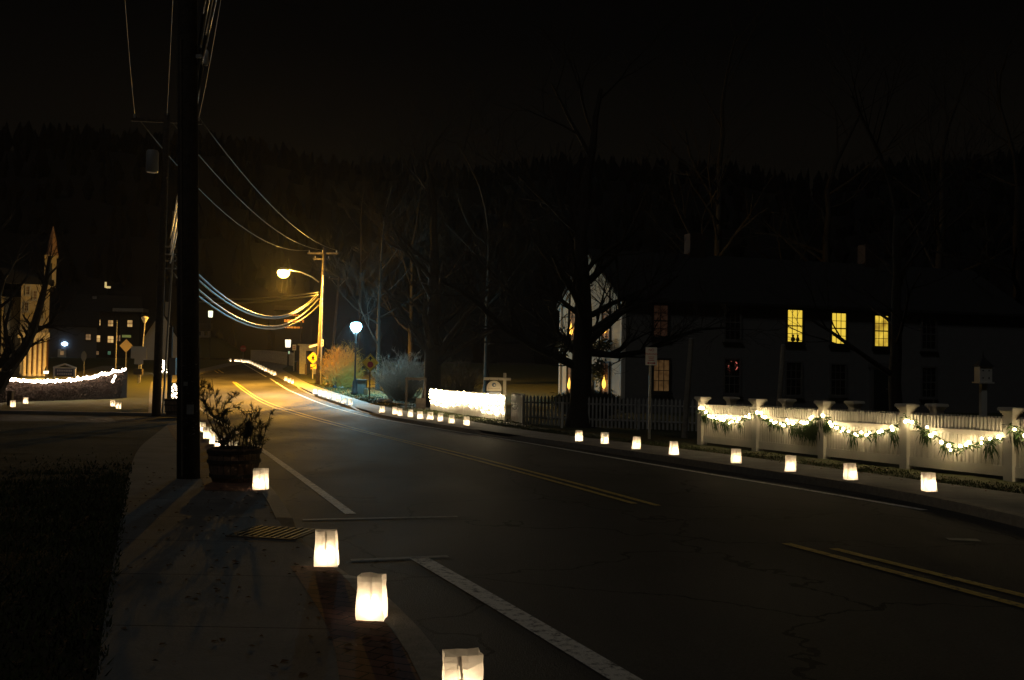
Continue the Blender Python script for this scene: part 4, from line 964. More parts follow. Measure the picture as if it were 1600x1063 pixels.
# ------------------------------------------------------------------ half barrels and planting
def barrel(px, py, wpx, label, group='half barrel planters'):
    g_ = G(px, py, .122); u = g_.y/1550; r = wpx*u/2; o = empty('barrel_planter', g_, label, 'planter', group); hh_ = r*1.3
    mb = MB(); n = 22; prof = [(.8, 0), (.9, .25), (.97, .55), (1, 1), (.93, 1), (.9, .86)]
    for k in range(n):
        a0, a1 = 2*math.pi*(k+.04)/n, 2*math.pi*(k+.96)/n
        vs = [(r*p_*math.cos(a), r*p_*math.sin(a), z*hh_) for p_, z in prof for a in (a0, a1)]
        mb.add(vs, [(2*i, 2*i+1, 2*i+3, 2*i+2) for i in range(len(prof)-1)])
    mb.build('staves', o, BARRELW)
    mb = MB(); mb.lathe([(r*.79, .0), (r*.955, hh_*.55), (r*.97, hh_*.82)], 22, caps=True); mb.build('soil', o, DIRT)
    for z_, p_ in ((.2, .885), (.62, .985), (.9, 1.0)):
        mb = MB(); mb.lathe([(r*p_+.004, z_*hh_-.025), (r*p_+.014, z_*hh_-.025), (r*p_+.016, z_*hh_+.025), (r*p_+.006, z_*hh_+.025)], 26, caps=False); mb.build('hoop', o, HOOP)
    return o, r, hh_
bo, br, bhh = barrel(365, 752, 80, 'large wooden half barrel planter beside the thick near pole')
barrel(276, 648, 38, 'smaller half barrel planter behind the near pole by the far kerb')
def conifer(o_base, stems, label, rng, seed=0):
    o = empty('evergreen_boughs', o_base, label, 'plant'); st = MB(); nd = MB()
    for pts in stems:
        pts = [Vector(p) for p in pts]; st.tube(pts, [.009-.006*i/(len(pts)-1) for i in range(len(pts))], 5)
        for a, b in zip(pts, pts[1:]):
            for k in range(5):
                q = a.lerp(b, rng.random()); d = ((b-a).normalized()+Vector((rng.gauss(0, .8), rng.gauss(0, .8), rng.gauss(.1, .5)))).normalized(); tl = rng.uniform(.06, .16)
                st.tube([q, q+d*tl], [.004, .002], 3)
                for j in range(16):
                    r0 = q+d*tl*(.25+.75*j/16); nd_ = (d*.7+Vector((rng.gauss(0, .6), rng.gauss(0, .6), rng.gauss(0, .6)))).normalized()*rng.uniform(.045, .085); s_ = nd_.orthogonal().normalized()*.005
                    nd.face([r0-s_, r0+s_, r0+nd_])
    st.build('stems', o, DARKPOLE); nd.build('needles', o, DGREEN)
    return o
rng = random.Random(11); B = bo.location; Yb = B.y
def lp_(a, b, dy=0): return P(a, b, Yb+dy)-B-Vector((0, 0, bhh*.8))
conifer(B+Vector((0, 0, bhh*.8)), [
    [lp_(352, 705), lp_(340, 675, -.1), lp_(330, 640, -.05), lp_(325, 600, 0)], [lp_(350, 705), lp_(345, 665), lp_(336, 625, .1), lp_(331, 592, .1)],
    [lp_(345, 690, .1), lp_(325, 655, .1), lp_(318, 620, .15), lp_(314, 600, .2)], [lp_(342, 660), lp_(350, 635), lp_(362, 622), lp_(372, 617)], [lp_(338, 650, .1), lp_(352, 641, .1), lp_(368, 636, .1)],
    [lp_(330, 650), lp_(322, 632), lp_(316, 618), lp_(310, 610)]], 'tall ragged evergreen boughs rising from the near half barrel', rng)
st = []
for i in range(16):
    x = 345+i*4.2; st.append([lp_(x, 706, rng.uniform(-.2, .2)), lp_(x+rng.uniform(-6, 10), 680, rng.uniform(-.2, .2)), lp_(x+rng.uniform(-12, 22), rng.uniform(640, 668), rng.uniform(-.2, .2))])
conifer(B+Vector((0, 0, bhh*.8)), st, 'low dense evergreen cuttings filling the near half barrel', rng)
# lit shrubs beyond
def lit_shrub(px, py, wpx, hpx, label, n, Yf=None):
    g_ = G(px, py); u = g_.y/1550; o = empty('lit_topiary', g_, label, 'topiary', 'lit topiaries between the poles'); W, Hh = wpx*u/2, hpx*u; rng = random.Random(n)
    mb = MB()
    for i in range(500):
        t = rng.random(); r = W*math.sqrt(max(0, 1-t))*1.0; a = rng.uniform(0, 6.28); p = Vector((r*math.cos(a), r*math.sin(a), Hh*(.05+.95*t))); d = Vector((math.cos(a), math.sin(a), .8))*.1; s_ = d.orthogonal().normalized()*.03; mb.face([p, p+d*.5+s_, p+d, p+d*.5-s_])
    mb.build('foliage', o, DGREEN); mb = MB(); mb.tube([(0, 0, 0), (0, 0, Hh*.8)], .03, 6); mb.build('stem', o, BARK)
    for i in range(n):
        t = (i+.5)/n; r = W*math.sqrt(max(0, 1-t))+.03; a = i*2.4; b_ = bulb(Vector((r*math.cos(a), r*math.sin(a), Hh*(.06+.92*t))), o, BULBHM)
lit_shrub(255, 583, 9, 20, 'slim cone topiary wrapped in white lights between the two poles', 34)
lit_shrub(272, 628, 14, 28, 'topiary wrapped in white lights above the smaller half barrel', 26)

# iron grate in the pavement
g_ = G(428, 833, .122); o = empty('pavement_grate', g_, 'slatted iron grate set in the left pavement near the kerb', 'grate', rz=R(-12))
mb = MB(); 
for s_ in (-1, 1): mb.box((0, s_*.3, .004), (.66, .03, .012)); mb.box((s_*.33, 0, .004), (.03, .6, .012))
mb.build('frame', o, mat('rusted_iron', (.09, .075, .06), .7)); mb = MB()
for i in range(9): mb.box((-.28+i*.07, 0, .004), (.03, .6, .014), R(0))
mb.build('bars', o, mat('worn_iron', (.15, .13, .10), .6, metal=.3, noise=.6, nscale=25)); mb = MB(); mb.face([(-.32, -.29, .0012), (.32, -.29, .0012), (.32, .29, .0012), (-.32, .29, .0012)]); mb.build('pit', o, SIGNK)

# ------------------------------------------------------------------ objects by the teal lamp and up the hill
g_ = G(563, 616); o = empty('utility_cabinet', g_, 'grey utility cabinet at the foot of the teal lamp', 'cabinet'); u = g_.y/1550
mb = MB(); mb.box((0, .2, 11*u), (17*u, .6, 22*u)); mb.build('cabinet', o, mat('grey_green_metal', (.06, .07, .065), .6)); mb = MB(); mb.box((0, .2, 22.4*u), (18.5*u, .7, .05)); mb.build('lid', o, MATS['grey_green_metal'])
mb = MB(); mb.box((0, -.11, 11*u), (.02, .02, 18*u)); mb.build('door_seam', o, BLACKM)
g_ = G(571.5, 618); o = empty('marker_stone', g_, 'small pale marker stone between the grey cabinet and the diamond sign', 'stone marker'); u = g_.y/1550
mb = MB(); mb.prism([(-3*u, 0), (3*u, 0), (3*u, 9*u), (1.5*u, 11.5*u), (-1.5*u, 11.5*u), (-3*u, 9*u)], -.06, .06, Matrix.Rotation(R(90), 4, 'X')); mb.build('stone', o, ROCK)
# dark timber frame
g_ = G(649, 640); o = empty('timber_frame', g_, 'dark rectangular timber frame standing in front of the grey bush', 'frame'); u = g_.y/1550; h_ = P(649, 590, g_.y).z-g_.z
for s_ in (-1, 1):
    mb = MB(); mb.box((s_*14.5*u, 0, h_/2), (.09, .09, h_)); mb.build('upright', o, DARKPOLE)
mb = MB(); mb.box((0, -.06, h_-.06), (33*u, .06, .1)); mb.build('top_rail', o, DARKPOLE); mb = MB(); mb.box((7*u, 0, 10*u), (13*u, .05, 16*u)); mb.build('board', o, DARKPOLE)
def rock(px, py, s_, lab, seed):
    rng = random.Random(seed); g_ = G(px, py); mb = MB(); vs = []; n, m_ = 9, 5
    for j in range(m_+1):
        for k in range(n):
            el = math.pi/2*j/m_; r = s_*math.cos(el)*rng.uniform(.85, 1.12); vs.append((r*math.cos(6.283*k/n), r*.7*math.sin(6.283*k/n), s_*.6*math.sin(el)))
    mb.add(vs, [(j*n+k, j*n+(k+1) % n, (j+1)*n+(k+1) % n, (j+1)*n+k) for j in range(m_) for k in range(n)]); o = mb.build('rock', m=ROCK); o.location = g_; tag(o, lab, 'rock', 'rocks by the grey bush')
rock(596, 628, .32, 'left pale rock at the foot of the grey bush', 1); rock(606, 629, .26, 'right pale rock at the foot of the grey bush', 2); rock(533, 606, .25, 'pale rock before the russet bush', 3)
# wooden bollards and hydrant
bl = None
for i, (a, b, h_, lab) in enumerate(((465, 580, 15, 'wooden bollard just right of the small pale sign'), (478, 586, 16, 'wooden bollard in front of the white portal'), (501, 598, 14, 'short wooden bollard right beside the lamp pole'))):
    g_ = G(a, b); u = g_.y/1550; o = empty('bollard', g_, lab, 'bollard', 'wooden bollards on the verge'); mb = MB(); mb.box((0, 0, h_*u/2), (.2, .2, h_*u)); mb.build('post', o, POLEW); mb = MB(); mb.lathe([(.14, h_*u), (.05, h_*u+.1)], 4); mb.build('cap', o, POLEW)
for (a, b, lab) in ((511, 602, 'dark fire hydrant on the verge left of the russet bush'), (523, 606, 'dark stubby hydrant in front of the russet bush')):
    g_ = G(a, b); o = empty('hydrant', g_, lab, 'hydrant', 'hydrants before the russet bush'); mb = MB(); mb.lathe([(.17, 0), (.17, .06), (.12, .08), (.12, .5), (.16, .53), (.15, .6), (.1, .7), (.03, .76), (.03, .8)], 12); mb.build('barrel', o, mat('dark_blue_iron', (.02, .04, .06), .5), smooth=True)
    mb = MB(); mb.tube([(-.2, 0, .42), (.2, 0, .42)], .06, 8); mb.tube([(0, -.2, .42), (0, 0, .42)], .07, 8); mb.build('outlet', o, MATS['dark_blue_iron'])
# white portal shed
Yq = 92; a, b = P(470, 590, Yq), P(496, 590, Yq); z0 = H(Yq)-.2; zt = P(483, 541, Yq).z; o = empty('shed', (0, 0, 0), 'small pale portal shed with dark opening behind the lamp pole', 'shed')
mb = MB(); w_ = b.x-a.x; cxx = (a.x+b.x)/2; hh_ = zt-z0
mb.box((a.x+.3, Yq, z0+hh_/2), (.6, 1.6, hh_)); mb.box((b.x-.15, Yq, z0+hh_/2), (.3, 1.6, hh_)); mb.box((cxx, Yq-.01, zt-.2), (w_, 1.7, .5)); mb.build('wall', o, GPAINT); mb = MB(); mb.box((cxx, Yq, zt+.1), (w_+.3, 2, .12)); mb.build('roof', o, GPAINT); mb = MB(); mb.box((cxx+.1, Yq+.8, z0+hh_/2), (w_-.7, .04, hh_-.4)); mb.build('back_wall', o, DTRIM)
# plates on the lamp pole
q = P(503.5, 536, b3.y-.3); mb = MB(); mb.box((0, 0, 0), (.18, .01, .5)); o = mb.build('pole_plate', m=SIGNW); o.location = q; tag(o, 'small white number plate fixed to the right of the lamp pole', 'plate')
mb = MB()
for s_ in (-1, 1): mb.prism([(.05*math.cos(k), .06*math.sin(k)) for k in range(6)], -.002, .002, Matrix.Translation((0, -.008, s_*.11)) @ Matrix.Rotation(R(90), 4, 'X'))
mb.build('digits', o, SIGNK)
q = P(489.5, 540.5, b3.y-.5); mb = MB(); mb.box((0, 0, 0), (.6, .03, .14), M=Matrix.Rotation(R(-18), 3, 'Y')); o = mb.build('street_name_sign', m=SIGNW); o.location = q; tag(o, 'slanting white street name blade left of the lamp pole', 'street sign')
# lit boxes (far lit windows / lanterns)
def far_light(px, py, wpx, hpx, Y, lab, col, s_, name='lantern_post'):
    c = P(px, py, Y); u = Y/1550; g_ = Vector((c.x, Y, min(H(Y), c.z-1))); o = empty(name, g_, lab, 'lantern'); zc = c.z-g_.z
    mb = MB(); mb.tube([(0, 0, 0), (0, 0, zc-hpx*u/2)], .05, 6); mb.build('post', o, BLACKM); mb = MB(); mb.prism([(wpx*u*.5, -hpx*u/2), (wpx*u*.6, hpx*u/2), (-wpx*u*.6, hpx*u/2), (-wpx*u*.5, -hpx*u/2)], -wpx*u/2, wpx*u/2, Matrix.Translation((0, 0, zc)) @ Matrix.Rotation(R(90), 4, 'X')); mb.build('glass', o, emis('lit_'+name+str(px), col, s_)); mb = MB(); mb.lathe([(wpx*u*.7, zc+hpx*u/2), (.02, zc+hpx*u/2+.3)], 6); mb.build('cap', o, BLACKM)
far_light(329, 491, 5, 10, 150, 'small bright pale lantern high on the hill left of the road', (.95, 1, .7), 1.6)
far_light(450, 537, 6.5, 12, 110, 'bright warm lantern box left of the small pale sign', (1, .9, .65), 1.6)
far_light(451, 551, 2.5, 4, 112, 'tiny greenish light just under the warm lantern box', (.6, .9, .6), .5)
far_light(72, 582, 5, 4, 62, 'small white light at the foot of the church columns', (1, .85, .65), 3); point('church_floodlight', P(60, 588, 74.5)+Vector((0, 0, .2)), 300, (1, .6, .2), .1)

# ------------------------------------------------------------------ background buildings
def simple_house(name, x0, x1, yb, ye, yr, Y, depth, label, wallm, windows=(), z0=None, ridge='x', chim=(), cat='house'):
    a, b = P(x0, 570, Y), P(x1, 570, Y); g0 = H(Y)-.3 if z0 is None else z0; ze, zr = P((x0+x1)/2, ye, Y).z, P((x0+x1)/2, yr, Y).z
    o = empty(name, (a.x, Y, g0), label, cat); w_ = b.x-a.x; he, hr = ze-g0, zr-g0; mb = MB()
    if ridge == 'x':
        mb.add([(0, 0, 0), (w_, 0, 0), (w_, depth, 0), (0, depth, 0), (0, 0, he), (w_, 0, he), (w_, depth, he), (0, depth, he), (0, depth/2, hr), (w_, depth/2, hr)], [(0, 1, 5, 4), (1, 2, 6, 9, 5), (2, 3, 7, 6), (3, 0, 4, 8, 7)])
        mb.build('wall', o, wallm); mb = MB()
        for y0 in (-.3, depth+.3): mb.add([(-.3, y0, he-.15), (w_+.3, y0, he-.15), (w_+.3, depth/2, hr+.05), (-.3, depth/2, hr+.05), (-.3, y0, he+.03), (w_+.3, y0, he+.03), (w_+.3, depth/2, hr+.23), (-.3, depth/2, hr+.23)], [(0, 1, 2, 3), (4, 7, 6, 5), (0, 4, 5, 1), (0, 3, 7, 4), (1, 5, 6, 2)])
    else:
        mb.add([(0, 0, 0), (w_, 0, 0), (w_, depth, 0), (0, depth, 0), (0, 0, he), (w_, 0, he), (w_, depth, he), (0, depth, he), (w_/2, 0, hr), (w_/2, depth, hr)], [(0, 1, 5, 8, 4), (1, 2, 6, 5), (2, 3, 7, 9, 6), (3, 0, 4, 7)])
        mb.build('wall', o, wallm); mb = MB()
        for xx in (-.3, w_+.3): mb.add([(xx, -.3, he-.15), (w_/2, -.3, hr+.05), (w_/2, depth+.3, hr+.05), (xx, depth+.3, he-.15), (xx, -.3, he+.03), (w_/2, -.3, hr+.23), (w_/2, depth+.3, hr+.23), (xx, depth+.3, he+.03)], [(0, 1, 2, 3), (4, 7, 6, 5), (0, 4, 5, 1), (0, 3, 7, 4)])
    rf = mb.build('roof', o, ROOF); u = Y/1550
    if b.x < -30:
        th = math.atan2(-b.x, Y); o.rotation_euler = (0, 0, th); o.location = (b.x-w_*math.cos(th), Y-w_*math.sin(th), g0)
    for cx_, cy_, cw, ch, cm in chim:
        c = P(cx_, cy_, Y); mb = MB(); mb.box((c.x-a.x, depth*.4, c.z-g0-ch*u/2), (cw*u, .8, ch*u)); mb.build('chimney', rf, cm)
    for wx, wy, ww, wh, pm, lab in windows:
        c = P(wx, wy, Y); window(o, c.x-a.x, c.z-g0, ww*u, wh*u, pm, cols=2, rows=2, frame=DF, label=lab)
    return o, u, a, g0
WL = lit_panemat('warm_lit_room', (1, .62, .22), .75, .7); WL2 = lit_panemat('soft_lit_room', (.6, .36, .16), .35, .8)
GCH = mat('pale_chimney', (.4, .4, .4), .8)
simple_house('tall_house', 120, 216, 570, 488, 462, 160, 9, 'tall dark three-storey house with rows of warm candle-lit windows', SIDED,
    [(158, 505, 7, 9, WL, None), (176, 506, 7, 9, WL, None), (204, 506, 7, 10, WL, 'brightest upstairs window'), (157, 530, 8, 10, WL, None), (176, 531, 8, 10, WL, None), (157, 552, 4, 5, WL2, None), (174, 552, 4, 5, lit_panemat('green_lit_room', (.3, .7, .4), .4, 1), 'small window with greenish light'), (187, 529, 6, 9, WL2, None)],
    chim=[(152, 463, 6, 10, GCH)])
o, u, a, g0 = simple_house('low_house', 76, 150, 575, 510, 487, 140, 7, 'low grey roofed wing with a blue-lit entrance door', mat('dusky_siding', (.12, .13, .15), .7), [(139, 527, 7, 9, WL2, None), (62+18, 545, 5, 8, WL2, None)])
c = P(101, 556, 139.9); mb = MB(); mb.box((c.x-a.x, -.06, c.z-g0), (12*u, .12, 20*u)); d_ = mb.build('door', o, TRIM); mb = MB(); mb.box((c.x-a.x, -.14, c.z-g0+4*u), (5*u, .03, 6*u)); mb.build('door_glass', d_, WL2)
c = P(101, 538, 138.5); lo = empty('wall_lamp', c, 'bluish white lamp above the entrance door of the low wing', 'lamp'); mb = MB(); mb.lathe([(.1, -.25), (.38, -.1), (.42, .1), (.15, .3)], 12); mb.build('globe', lo, emis('blue_white_glow', (.5, .72, 1), 14)); mb = MB(); mb.box((0, .7, .1), (.12, 1.2, .1)); mb.build('bracket', lo, BLACKM)
point('entrance_light', c+Vector((0, .6, -.9)), 9, (.5, .75, 1), .2)
simple_house('gabled_house', 226, 277, 570, 530, 488, 128, 9, 'pale grey gable fronted house behind the second utility pole', mat('pale_grey_siding', (.7, .69, .67), .7), [(251, 556, 6, 9, GLASS, None)], ridge='y', chim=[(262, 470, 6, 24, GCH)])
# long pale roof band
c = P(204, 485, 150); u = 150/1550; o = empty('porch_canopy', (c.x, 150, H(150)), 'long pale flat canopy above the tall dark house windows', 'canopy'); mb = MB(); mb.box((0, 0, c.z-H(150)), (48*u, 2, 5*u)); mb.build('slab', o, GPAINT); mb = MB()
for s_ in (-1, 1):
    for t_ in (-1, 1): mb.box((s_*21*u, t_*.8, (c.z-H(150))/2), (.12, .12, c.z-H(150)-5*u))
mb.build('column', o, DTRIM)
c = P(167.5, 447, 190); o = empty('hill_lamp', c-Vector((0, 0, 4)), 'tiny yellow L-shaped light on the dark hillside above the roofs', 'lamp'); mb = MB(); mb.box((-.3, 0, 4.2), (.35, .1, 1.1)); mb.box((.25, 0, 3.75), (.8, .1, .4)); mb.build('lit_shape', o, emis('yellow_hill_glow', (1, .75, .3), .6)); mb = MB(); mb.tube([(0, .1, -6), (0, .1, 3.6)], .08, 6); mb.build('post', o, BLACKM)
# porch house over the crest
simple_house('porch_house', 306, 328, 540, 516, 506, 175, 8, 'small pale house with railed porch on the grassy rise left of the crest', mat('faint_white', (.45, .45, .45), .7), [(312, 521, 3, 4, GLASS, None), (322, 521, 3, 4, GLASS, None)], z0=P(317, 527, 175).z)
mb = MB(); vs = []; 
for i in range(13):
    px_ = 270+i*9
    for j, (py_, Y_) in enumerate(((560, 150), (545, 160), (531, 172), (527, 185))):
        f_ = 1 if px_ < 340 else max(.15, 1-(px_-340)/60); p = P(px_, 560-(560-py_)*f_, Y_); vs.append(tuple(p))
mb.add(vs, [(i*4+j, (i+1)*4+j, (i+1)*4+j+1, i*4+j+1) for i in range(12) for j in range(3)]); struct(mb.build('grassy_rise_terrain', m=GRASS, smooth=True))
# made-up dark block, its glowing orange strips stand in for lamp-lit wires
o, u, a, g0 = simple_house('strip_backdrop', 430, 486, 560, 486, 478, 170, 10, 'dark made-up block behind the lamp pole, three glowing orange strips for lamp-lit wires', DTRIM)
OR = lit_panemat('orange_lit_strip', (1, .32, .04), 1.3, .9)
for (x_, y_, w_, h_) in ((461, 493, 18, 2.2), (460, 502, 30, 4), (459, 512, 26, 2.4)):
    c = P(x_, y_, 169.9); mb = MB(); mb.box((c.x-a.x, -.05, c.z-g0), (w_*u, .1, h_*u)); s2 = mb.build('glow_strip', o, OR); mb = MB()
    for k in range(5): mb.box((c.x-a.x+(k-2)*w_*u/5, -.12, c.z-g0), (.12, .05, h_*u+.1))
    mb.build('strip_dividers', s2, DTRIM)
# far picket fence along the verge
Yf = 135; o = empty('picket_fence', (0, 0, 0), 'long low pale fence far up the hill beyond the lanterns', 'fence'); mb = MB(); fa, fb2 = P(392, 565, 142), P(458, 572, 112)
for i in range(60):
    q = fa.lerp(fb2, i/59); z = H(q.y)+.1; mb.box((q.x, q.y, z+.75), (.12, .05, 1.5))
for z_ in (.4, 1.2):
    p, q = fa.copy(), fb2.copy(); p.z, q.z = H(p.y)+.1+z_, H(q.y)+.1+z_; mb.tube([p, q], .05, 4)
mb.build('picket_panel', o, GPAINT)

# church
Yc = 78; u = Yc/1550; g0 = H(Yc)-1.0
def X(px): return P(px, 570, Yc).x
ch = empty('church', (0, 0, 0), 'tan church front with tall columns and a narrow steeple at the left', 'church')
zE = P(40, 445, Yc).z; zR = P(40, 425, Yc).z; xL, xM, xR_ = X(-30), X(34), X(74)
mb = MB(); mb.box(((xM+xR_)/2, Yc+4, (g0+zE)/2), (xR_-xM, 8, zE-g0)); mb.box(((xL+xM)/2-.01, Yc+5, (g0+zE-1)/2), (xM-xL, 7.9, zE-1-g0)); mb.build('wall', ch, STONE)
mb = MB(); n_ = 5
for i in range(n_):
    xx = X(42+i*7); mb2 = MB(); zt_, zb_ = P(50, 528, Yc-1.5).z, P(50, 588, Yc-1.5).z
    mb2.lathe([(.17, zb_), (.17, zb_+.15), (.13, zb_+.2), (.11, zt_-.2), (.16, zt_-.05), (.16, zt_)], 12, (xx, Yc-1.2, 0)); mb2.build('column', ch, STONE, smooth=True)
    mb3 = MB(); mb3.box((xx+3.5*u, Yc-.03, (zt_+zb_)/2), (3*u, .06, (zt_-zb_)*.92)); mb3.build('window', ch, mat('brown_leaded_glass', (.12, .06, .03), .4))
mb = MB(); mb.box(((xM+xR_)/2, Yc-.8, P(50, 525, Yc).z), (xR_-xM+.2, 1.8, .45)); mb.build('entablature', ch, STONE)
for i, (wx, wy) in enumerate(((47, 455), (57, 462), (66, 492), (45, 480))):
    c = P(wx, wy, Yc); window(ch, 0, 0, 4*u, 12*u, mat('brown_leaded_glass', (.12, .06, .03), .4), cols=2, rows=3, frame=GPAINT).location = (c.x, Yc-.01, c.z)
mb = MB(); mb.add([(xL-.3, Yc-.4, zE), (xR_+.3, Yc-.4, zE), (xR_+.3, Yc+8.3, zE), (xL-.3, Yc+8.3, zE), (xL-.3, Yc+4, zR+.5), (xR_+.3, Yc+4, zR+.5)], [(0, 1, 5, 4), (2, 3, 4, 5), (1, 2, 5), (3, 0, 4), (3, 2, 1, 0)]); mb.build('roof', ch, ROOF)
xs = X(74); mb = MB(); zA, zB, zC, zD = zE-.1, P(74, 400, Yc).z, P(76, 392, Yc).z, P(78, 350, Yc).z
mb.box((xs, Yc+1.5, (zA+zB)/2), (17*u, 17*u, zB-zA)); mb.box((xs+.04, Yc+1.5, zB+.08), (20*u, 20*u, .16)); sc_ = mb.build('belfry', ch, STONE)
mb = MB(); mb.lathe([(9.5*u, zB+.16), (7.5*u, zC+.2), (6*u, zC+.9), (.03, zD)], 8, (xs+.1, Yc+1.5, 0)); mb.build('spire', sc_, mat('brown_slate', (.25, .15, .1), .6))
mb = MB(); mb.box((xs, Yc+1.5-8.7*u, (zA+zB)/2), (5*u, .06, (zB-zA)*.6)); mb.build('louvre', sc_, DTRIM)

_M = Matrix.Translation((X(74), Yc, 0)) @ Matrix.Rotation(R(25), 4, 'Z') @ Matrix.Translation((-X(74), -Yc, 0)); ch.matrix_world = _M
# lit hedge
hp = [(4, 612), (40, 614), (80, 614), (110, 614), (140, 611), (165, 604), (192, 596)]; ht = [(4, 592), (40, 595), (80, 596), (110, 594), (140, 590), (165, 584), (196, 577)]
hg = empty('hedge', (0, 0, 0), 'long clipped hedge with a string of lights along its top', 'hedge'); mb = MB(); rng = random.Random(77); tops = []
for k in range(len(ht)-1):
    for i in range(1600):
        t = rng.random(); Yh = 47+(k+t)*1.1; a, b = P(ht[k][0]+(ht[k+1][0]-ht[k][0])*t, ht[k][1]+(ht[k+1][1]-ht[k][1])*t+1, Yh), None
        gz = H(Yh)+.1; s_ = rng.choice((0, 1, 1)); p = Vector((a.x+rng.gauss(0, .03), Yh+(rng.uniform(-.35, .35) if s_ == 0 else -.35+abs(rng.gauss(0, .08))), a.z if s_ == 0 else gz+(a.z-gz)*rng.random()))
        d = Vector((rng.gauss(0, 1), -abs(rng.gauss(0, 1)), rng.gauss(.3, .8))).normalized()*.09; w2 = d.orthogonal().normalized()*.025; mb.face([p, p+d*.5+w2, p+d, p+d*.5-w2])
mb.build('foliage', hg, HEDGE); mb = MB()
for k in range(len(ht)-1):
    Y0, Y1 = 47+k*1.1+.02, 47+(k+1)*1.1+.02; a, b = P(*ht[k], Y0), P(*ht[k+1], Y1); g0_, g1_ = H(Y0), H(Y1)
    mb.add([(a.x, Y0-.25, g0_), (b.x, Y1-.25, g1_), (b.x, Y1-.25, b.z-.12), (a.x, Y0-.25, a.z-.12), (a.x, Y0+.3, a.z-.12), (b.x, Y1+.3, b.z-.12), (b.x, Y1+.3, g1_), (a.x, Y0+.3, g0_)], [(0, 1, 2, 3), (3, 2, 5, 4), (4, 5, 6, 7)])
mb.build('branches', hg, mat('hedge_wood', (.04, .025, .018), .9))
ls = empty('light_string', (0, 0, 0), 'long string of white lights running along the hedge top', 'string lights'); pts = []
nb = 88
for i in range(nb):
    t = i/(nb-1)*(len(ht)-1); k = min(len(ht)-2, int(t)); f_ = t-k; Yh = 47+t*1.1
    p = P(ht[k][0]+(ht[k+1][0]-ht[k][0])*f_, ht[k][1]+(ht[k+1][1]-ht[k][1])*f_+rng.gauss(0, 1.3), Yh-.4-rng.random()*.15); pts.append(p); bulb(p, ls, BULBHM)
for p_ in ((178, 592), (176, 596), (180, 588)): bulb(P(p_[0], p_[1], 52), ls, BULBHM)
mb = MB(); mb.tube(pts, .01, 4); mb.build('wire', ls, BLACKM)
# gabled notice board
Yn = 56; c = P(101, 580, Yn); u = Yn/1550; gz = H(Yn)+.1; o = empty('notice_board', (c.x, Yn, gz), 'white gabled notice board with two lines of lettering behind the hedge', 'notice board'); zc = P(101, 582, Yn).z-gz
mb = MB()
for s_ in (-1, 1): mb.box((s_*16*u, 0, (zc+6*u)/2), (.09, .09, zc+6*u))
mb.build('post', o, TRIM); mb = MB(); mb.box((0, 0, zc), (30*u, .05, 12*u)); bd = mb.build('board', o, mat('slate_board', (.12, .12, .17), .6))
mb = MB()
for s_ in (-1, 1): mb.tube([(s_*18*u, 0, zc+7*u), (0, 0, zc+13*u)], .05, 4)
mb.tube([(-17*u, 0, zc+6.5*u), (17*u, 0, zc+6.5*u)], .04, 4); mb.build('pediment', o, TRIM)
mb = MB(); rng = random.Random(6)
for r2, zz in ((9, 2.6), (7, -2.6)):
    for k in range(r2): mb.box((-12*u+(k+.5)*24*u/r2, -.03, zc+zz*u), (24*u/r2*.62, .01, 3*u*rng.uniform(.8, 1.1)))
mb.build('lettering', bd, mat('pale_letters', (.6, .55, .55), .6))
# small dark post near far-left lantern
g_ = G(16, 634); o = empty('short_post', g_, 'short dark post beside the furthest left lantern', 'post'); mb = MB(); mb.box((0, 0, .3), (.2, .2, .6)); mb.build('post', o, DARKPOLE); mb = MB(); mb.box((0, 0, .62), (.26, .26, .05)); mb.build('cap', o, DARKPOLE)

# rough grass on the verges
mb = MB(); rng = random.Random(123)
def blade(x, y, z, h_):
    a = rng.uniform(0, 6.28); w2 = .006+.0006*y; lx, ly = rng.gauss(0, .4)*h_, rng.gauss(0, .4)*h_
    mb.face([(x-w2*math.cos(a), y-w2*math.sin(a), z), (x+w2*math.cos(a), y+w2*math.sin(a), z), (x+lx, y+ly, z+h_)])
for i in range(16000):
    y = rng.uniform(3, 14.5)+rng.gauss(0, 1.6); x = sl_(y)+.04-abs(rng.gauss(0, 1.3)); blade(x, y, H(y)+.1, rng.uniform(.02, .07))
for i in range(9000):
    y = rng.uniform(12, 36); x = sr(y)+.03+abs(rng.gauss(0, .45)); blade(x, y, H(y)+.1, rng.uniform(.02, .06))
for i in range(7000):
    y = rng.uniform(36, 75); x = sr(y)+.03+abs(rng.gauss(0, 1.2)); blade(x, y, H(y)+.1, rng.uniform(.03, .09))
tag(mb.build('grass', m=mat('grass_blades', (.07, .085, .025), .9, noise=.5, nscale=3)), 'rough short grass along the edges of the pavements', 'grass', kind='stuff')
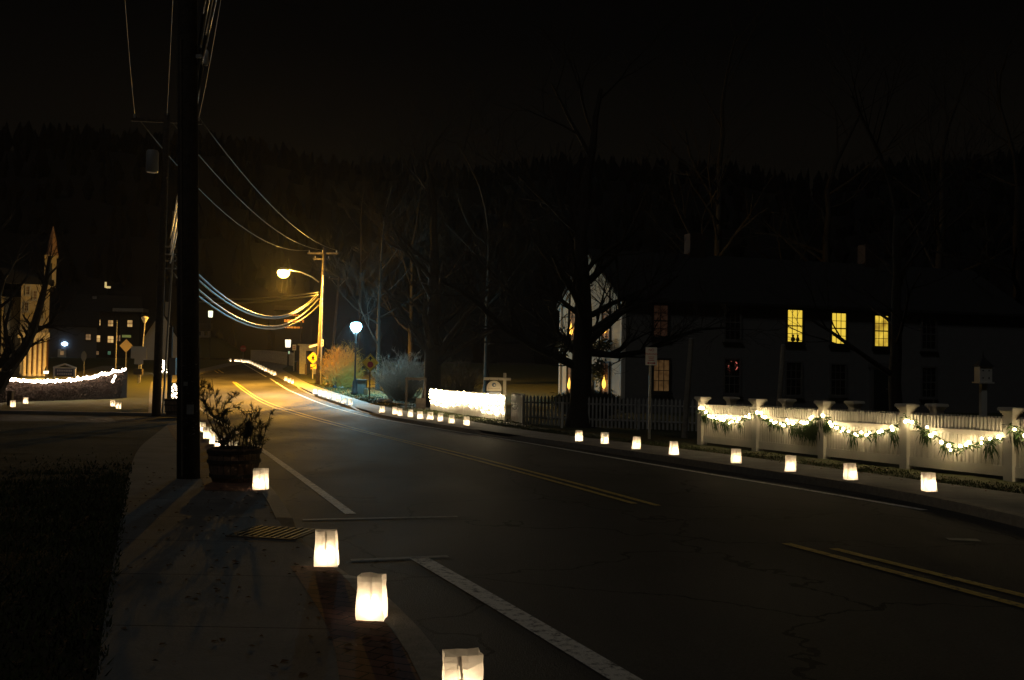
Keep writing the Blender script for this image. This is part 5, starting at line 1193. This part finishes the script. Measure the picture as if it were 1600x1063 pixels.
# tags and staples on the near pole
for py_, px_, w_, h_ in ((640, 297, .1, .14), (600, 290, .06, .06)):
    q = P(px_, py_, b1.y-.175); mb = MB(); mb.box(q, (w_, .006, h_)); mb.build('tag_plate', p1, STEEL)
mb = MB(); mb.tube([P(285, 745, b1.y-.165), P(284, 400, b1.y-.15), P(283, 60, b1.y-.14)], .018, 6); mb.build('ground_wire_cover', p1, POLEW)
mb = MB()
for k in range(26):
    q = P(rng.uniform(284, 308), rng.uniform(560, 700), b1.y-.16); mb.box(q, (.02, .02, .004))
mb.build('staples', p1, STEEL)
# fallen leaves scattered on the pavements
mb = MB(); rng = random.Random(99)
for i in range(700):
    if rng.random() < .5: y = rng.uniform(3, 16); x = rng.uniform(sl_(y)-.6, kl(y)-.2); z = H(y)+.123
    else: y = rng.uniform(12, 34); x = sr(y)+rng.gauss(.1, .3); z = H(y)+.13
    a = rng.uniform(0, 6.28); s_ = rng.uniform(.012, .035); mb.face([(x+s_*math.cos(a), y+s_*math.sin(a), z), (x+s_*.6*math.cos(a+1.6), y+s_*.6*math.sin(a+1.6), z+.008), (x-s_*math.cos(a), y-s_*math.sin(a), z+.003), (x-s_*.6*math.cos(a+1.6), y-s_*.6*math.sin(a+1.6), z+.012)])
tag(mb.build('fallen_leaves', m=mat('dry_leaves', (.16, .09, .04), .9)), 'dry brown leaves scattered on pavements and verges', 'leaves', kind='stuff')
# added haze box, imitates lens bloom around the lamps
hb_ = MB(); hb_.box((0, 90, 19), (240, 230, 46)); hz = hb_.build('haze', m=None)
hm = bpy.data.materials.new('bloom_haze'); hm.use_nodes = True; n = hm.node_tree.nodes; n.remove(n['Principled BSDF']); v_ = n.new('ShaderNodeVolumePrincipled')
v_.inputs['Color'].default_value = (.85, .87, .9, 1); v_.inputs['Density'].default_value = .0002; v_.inputs['Anisotropy'].default_value = .78
hm.node_tree.links.new(v_.outputs[0], n['Material Output'].inputs['Volume']); hz.data.materials.append(hm); tag(hz, 'thin added haze standing in for lens bloom around the lamps', 'haze', kind='stuff')
bpy.context.view_layer.update()
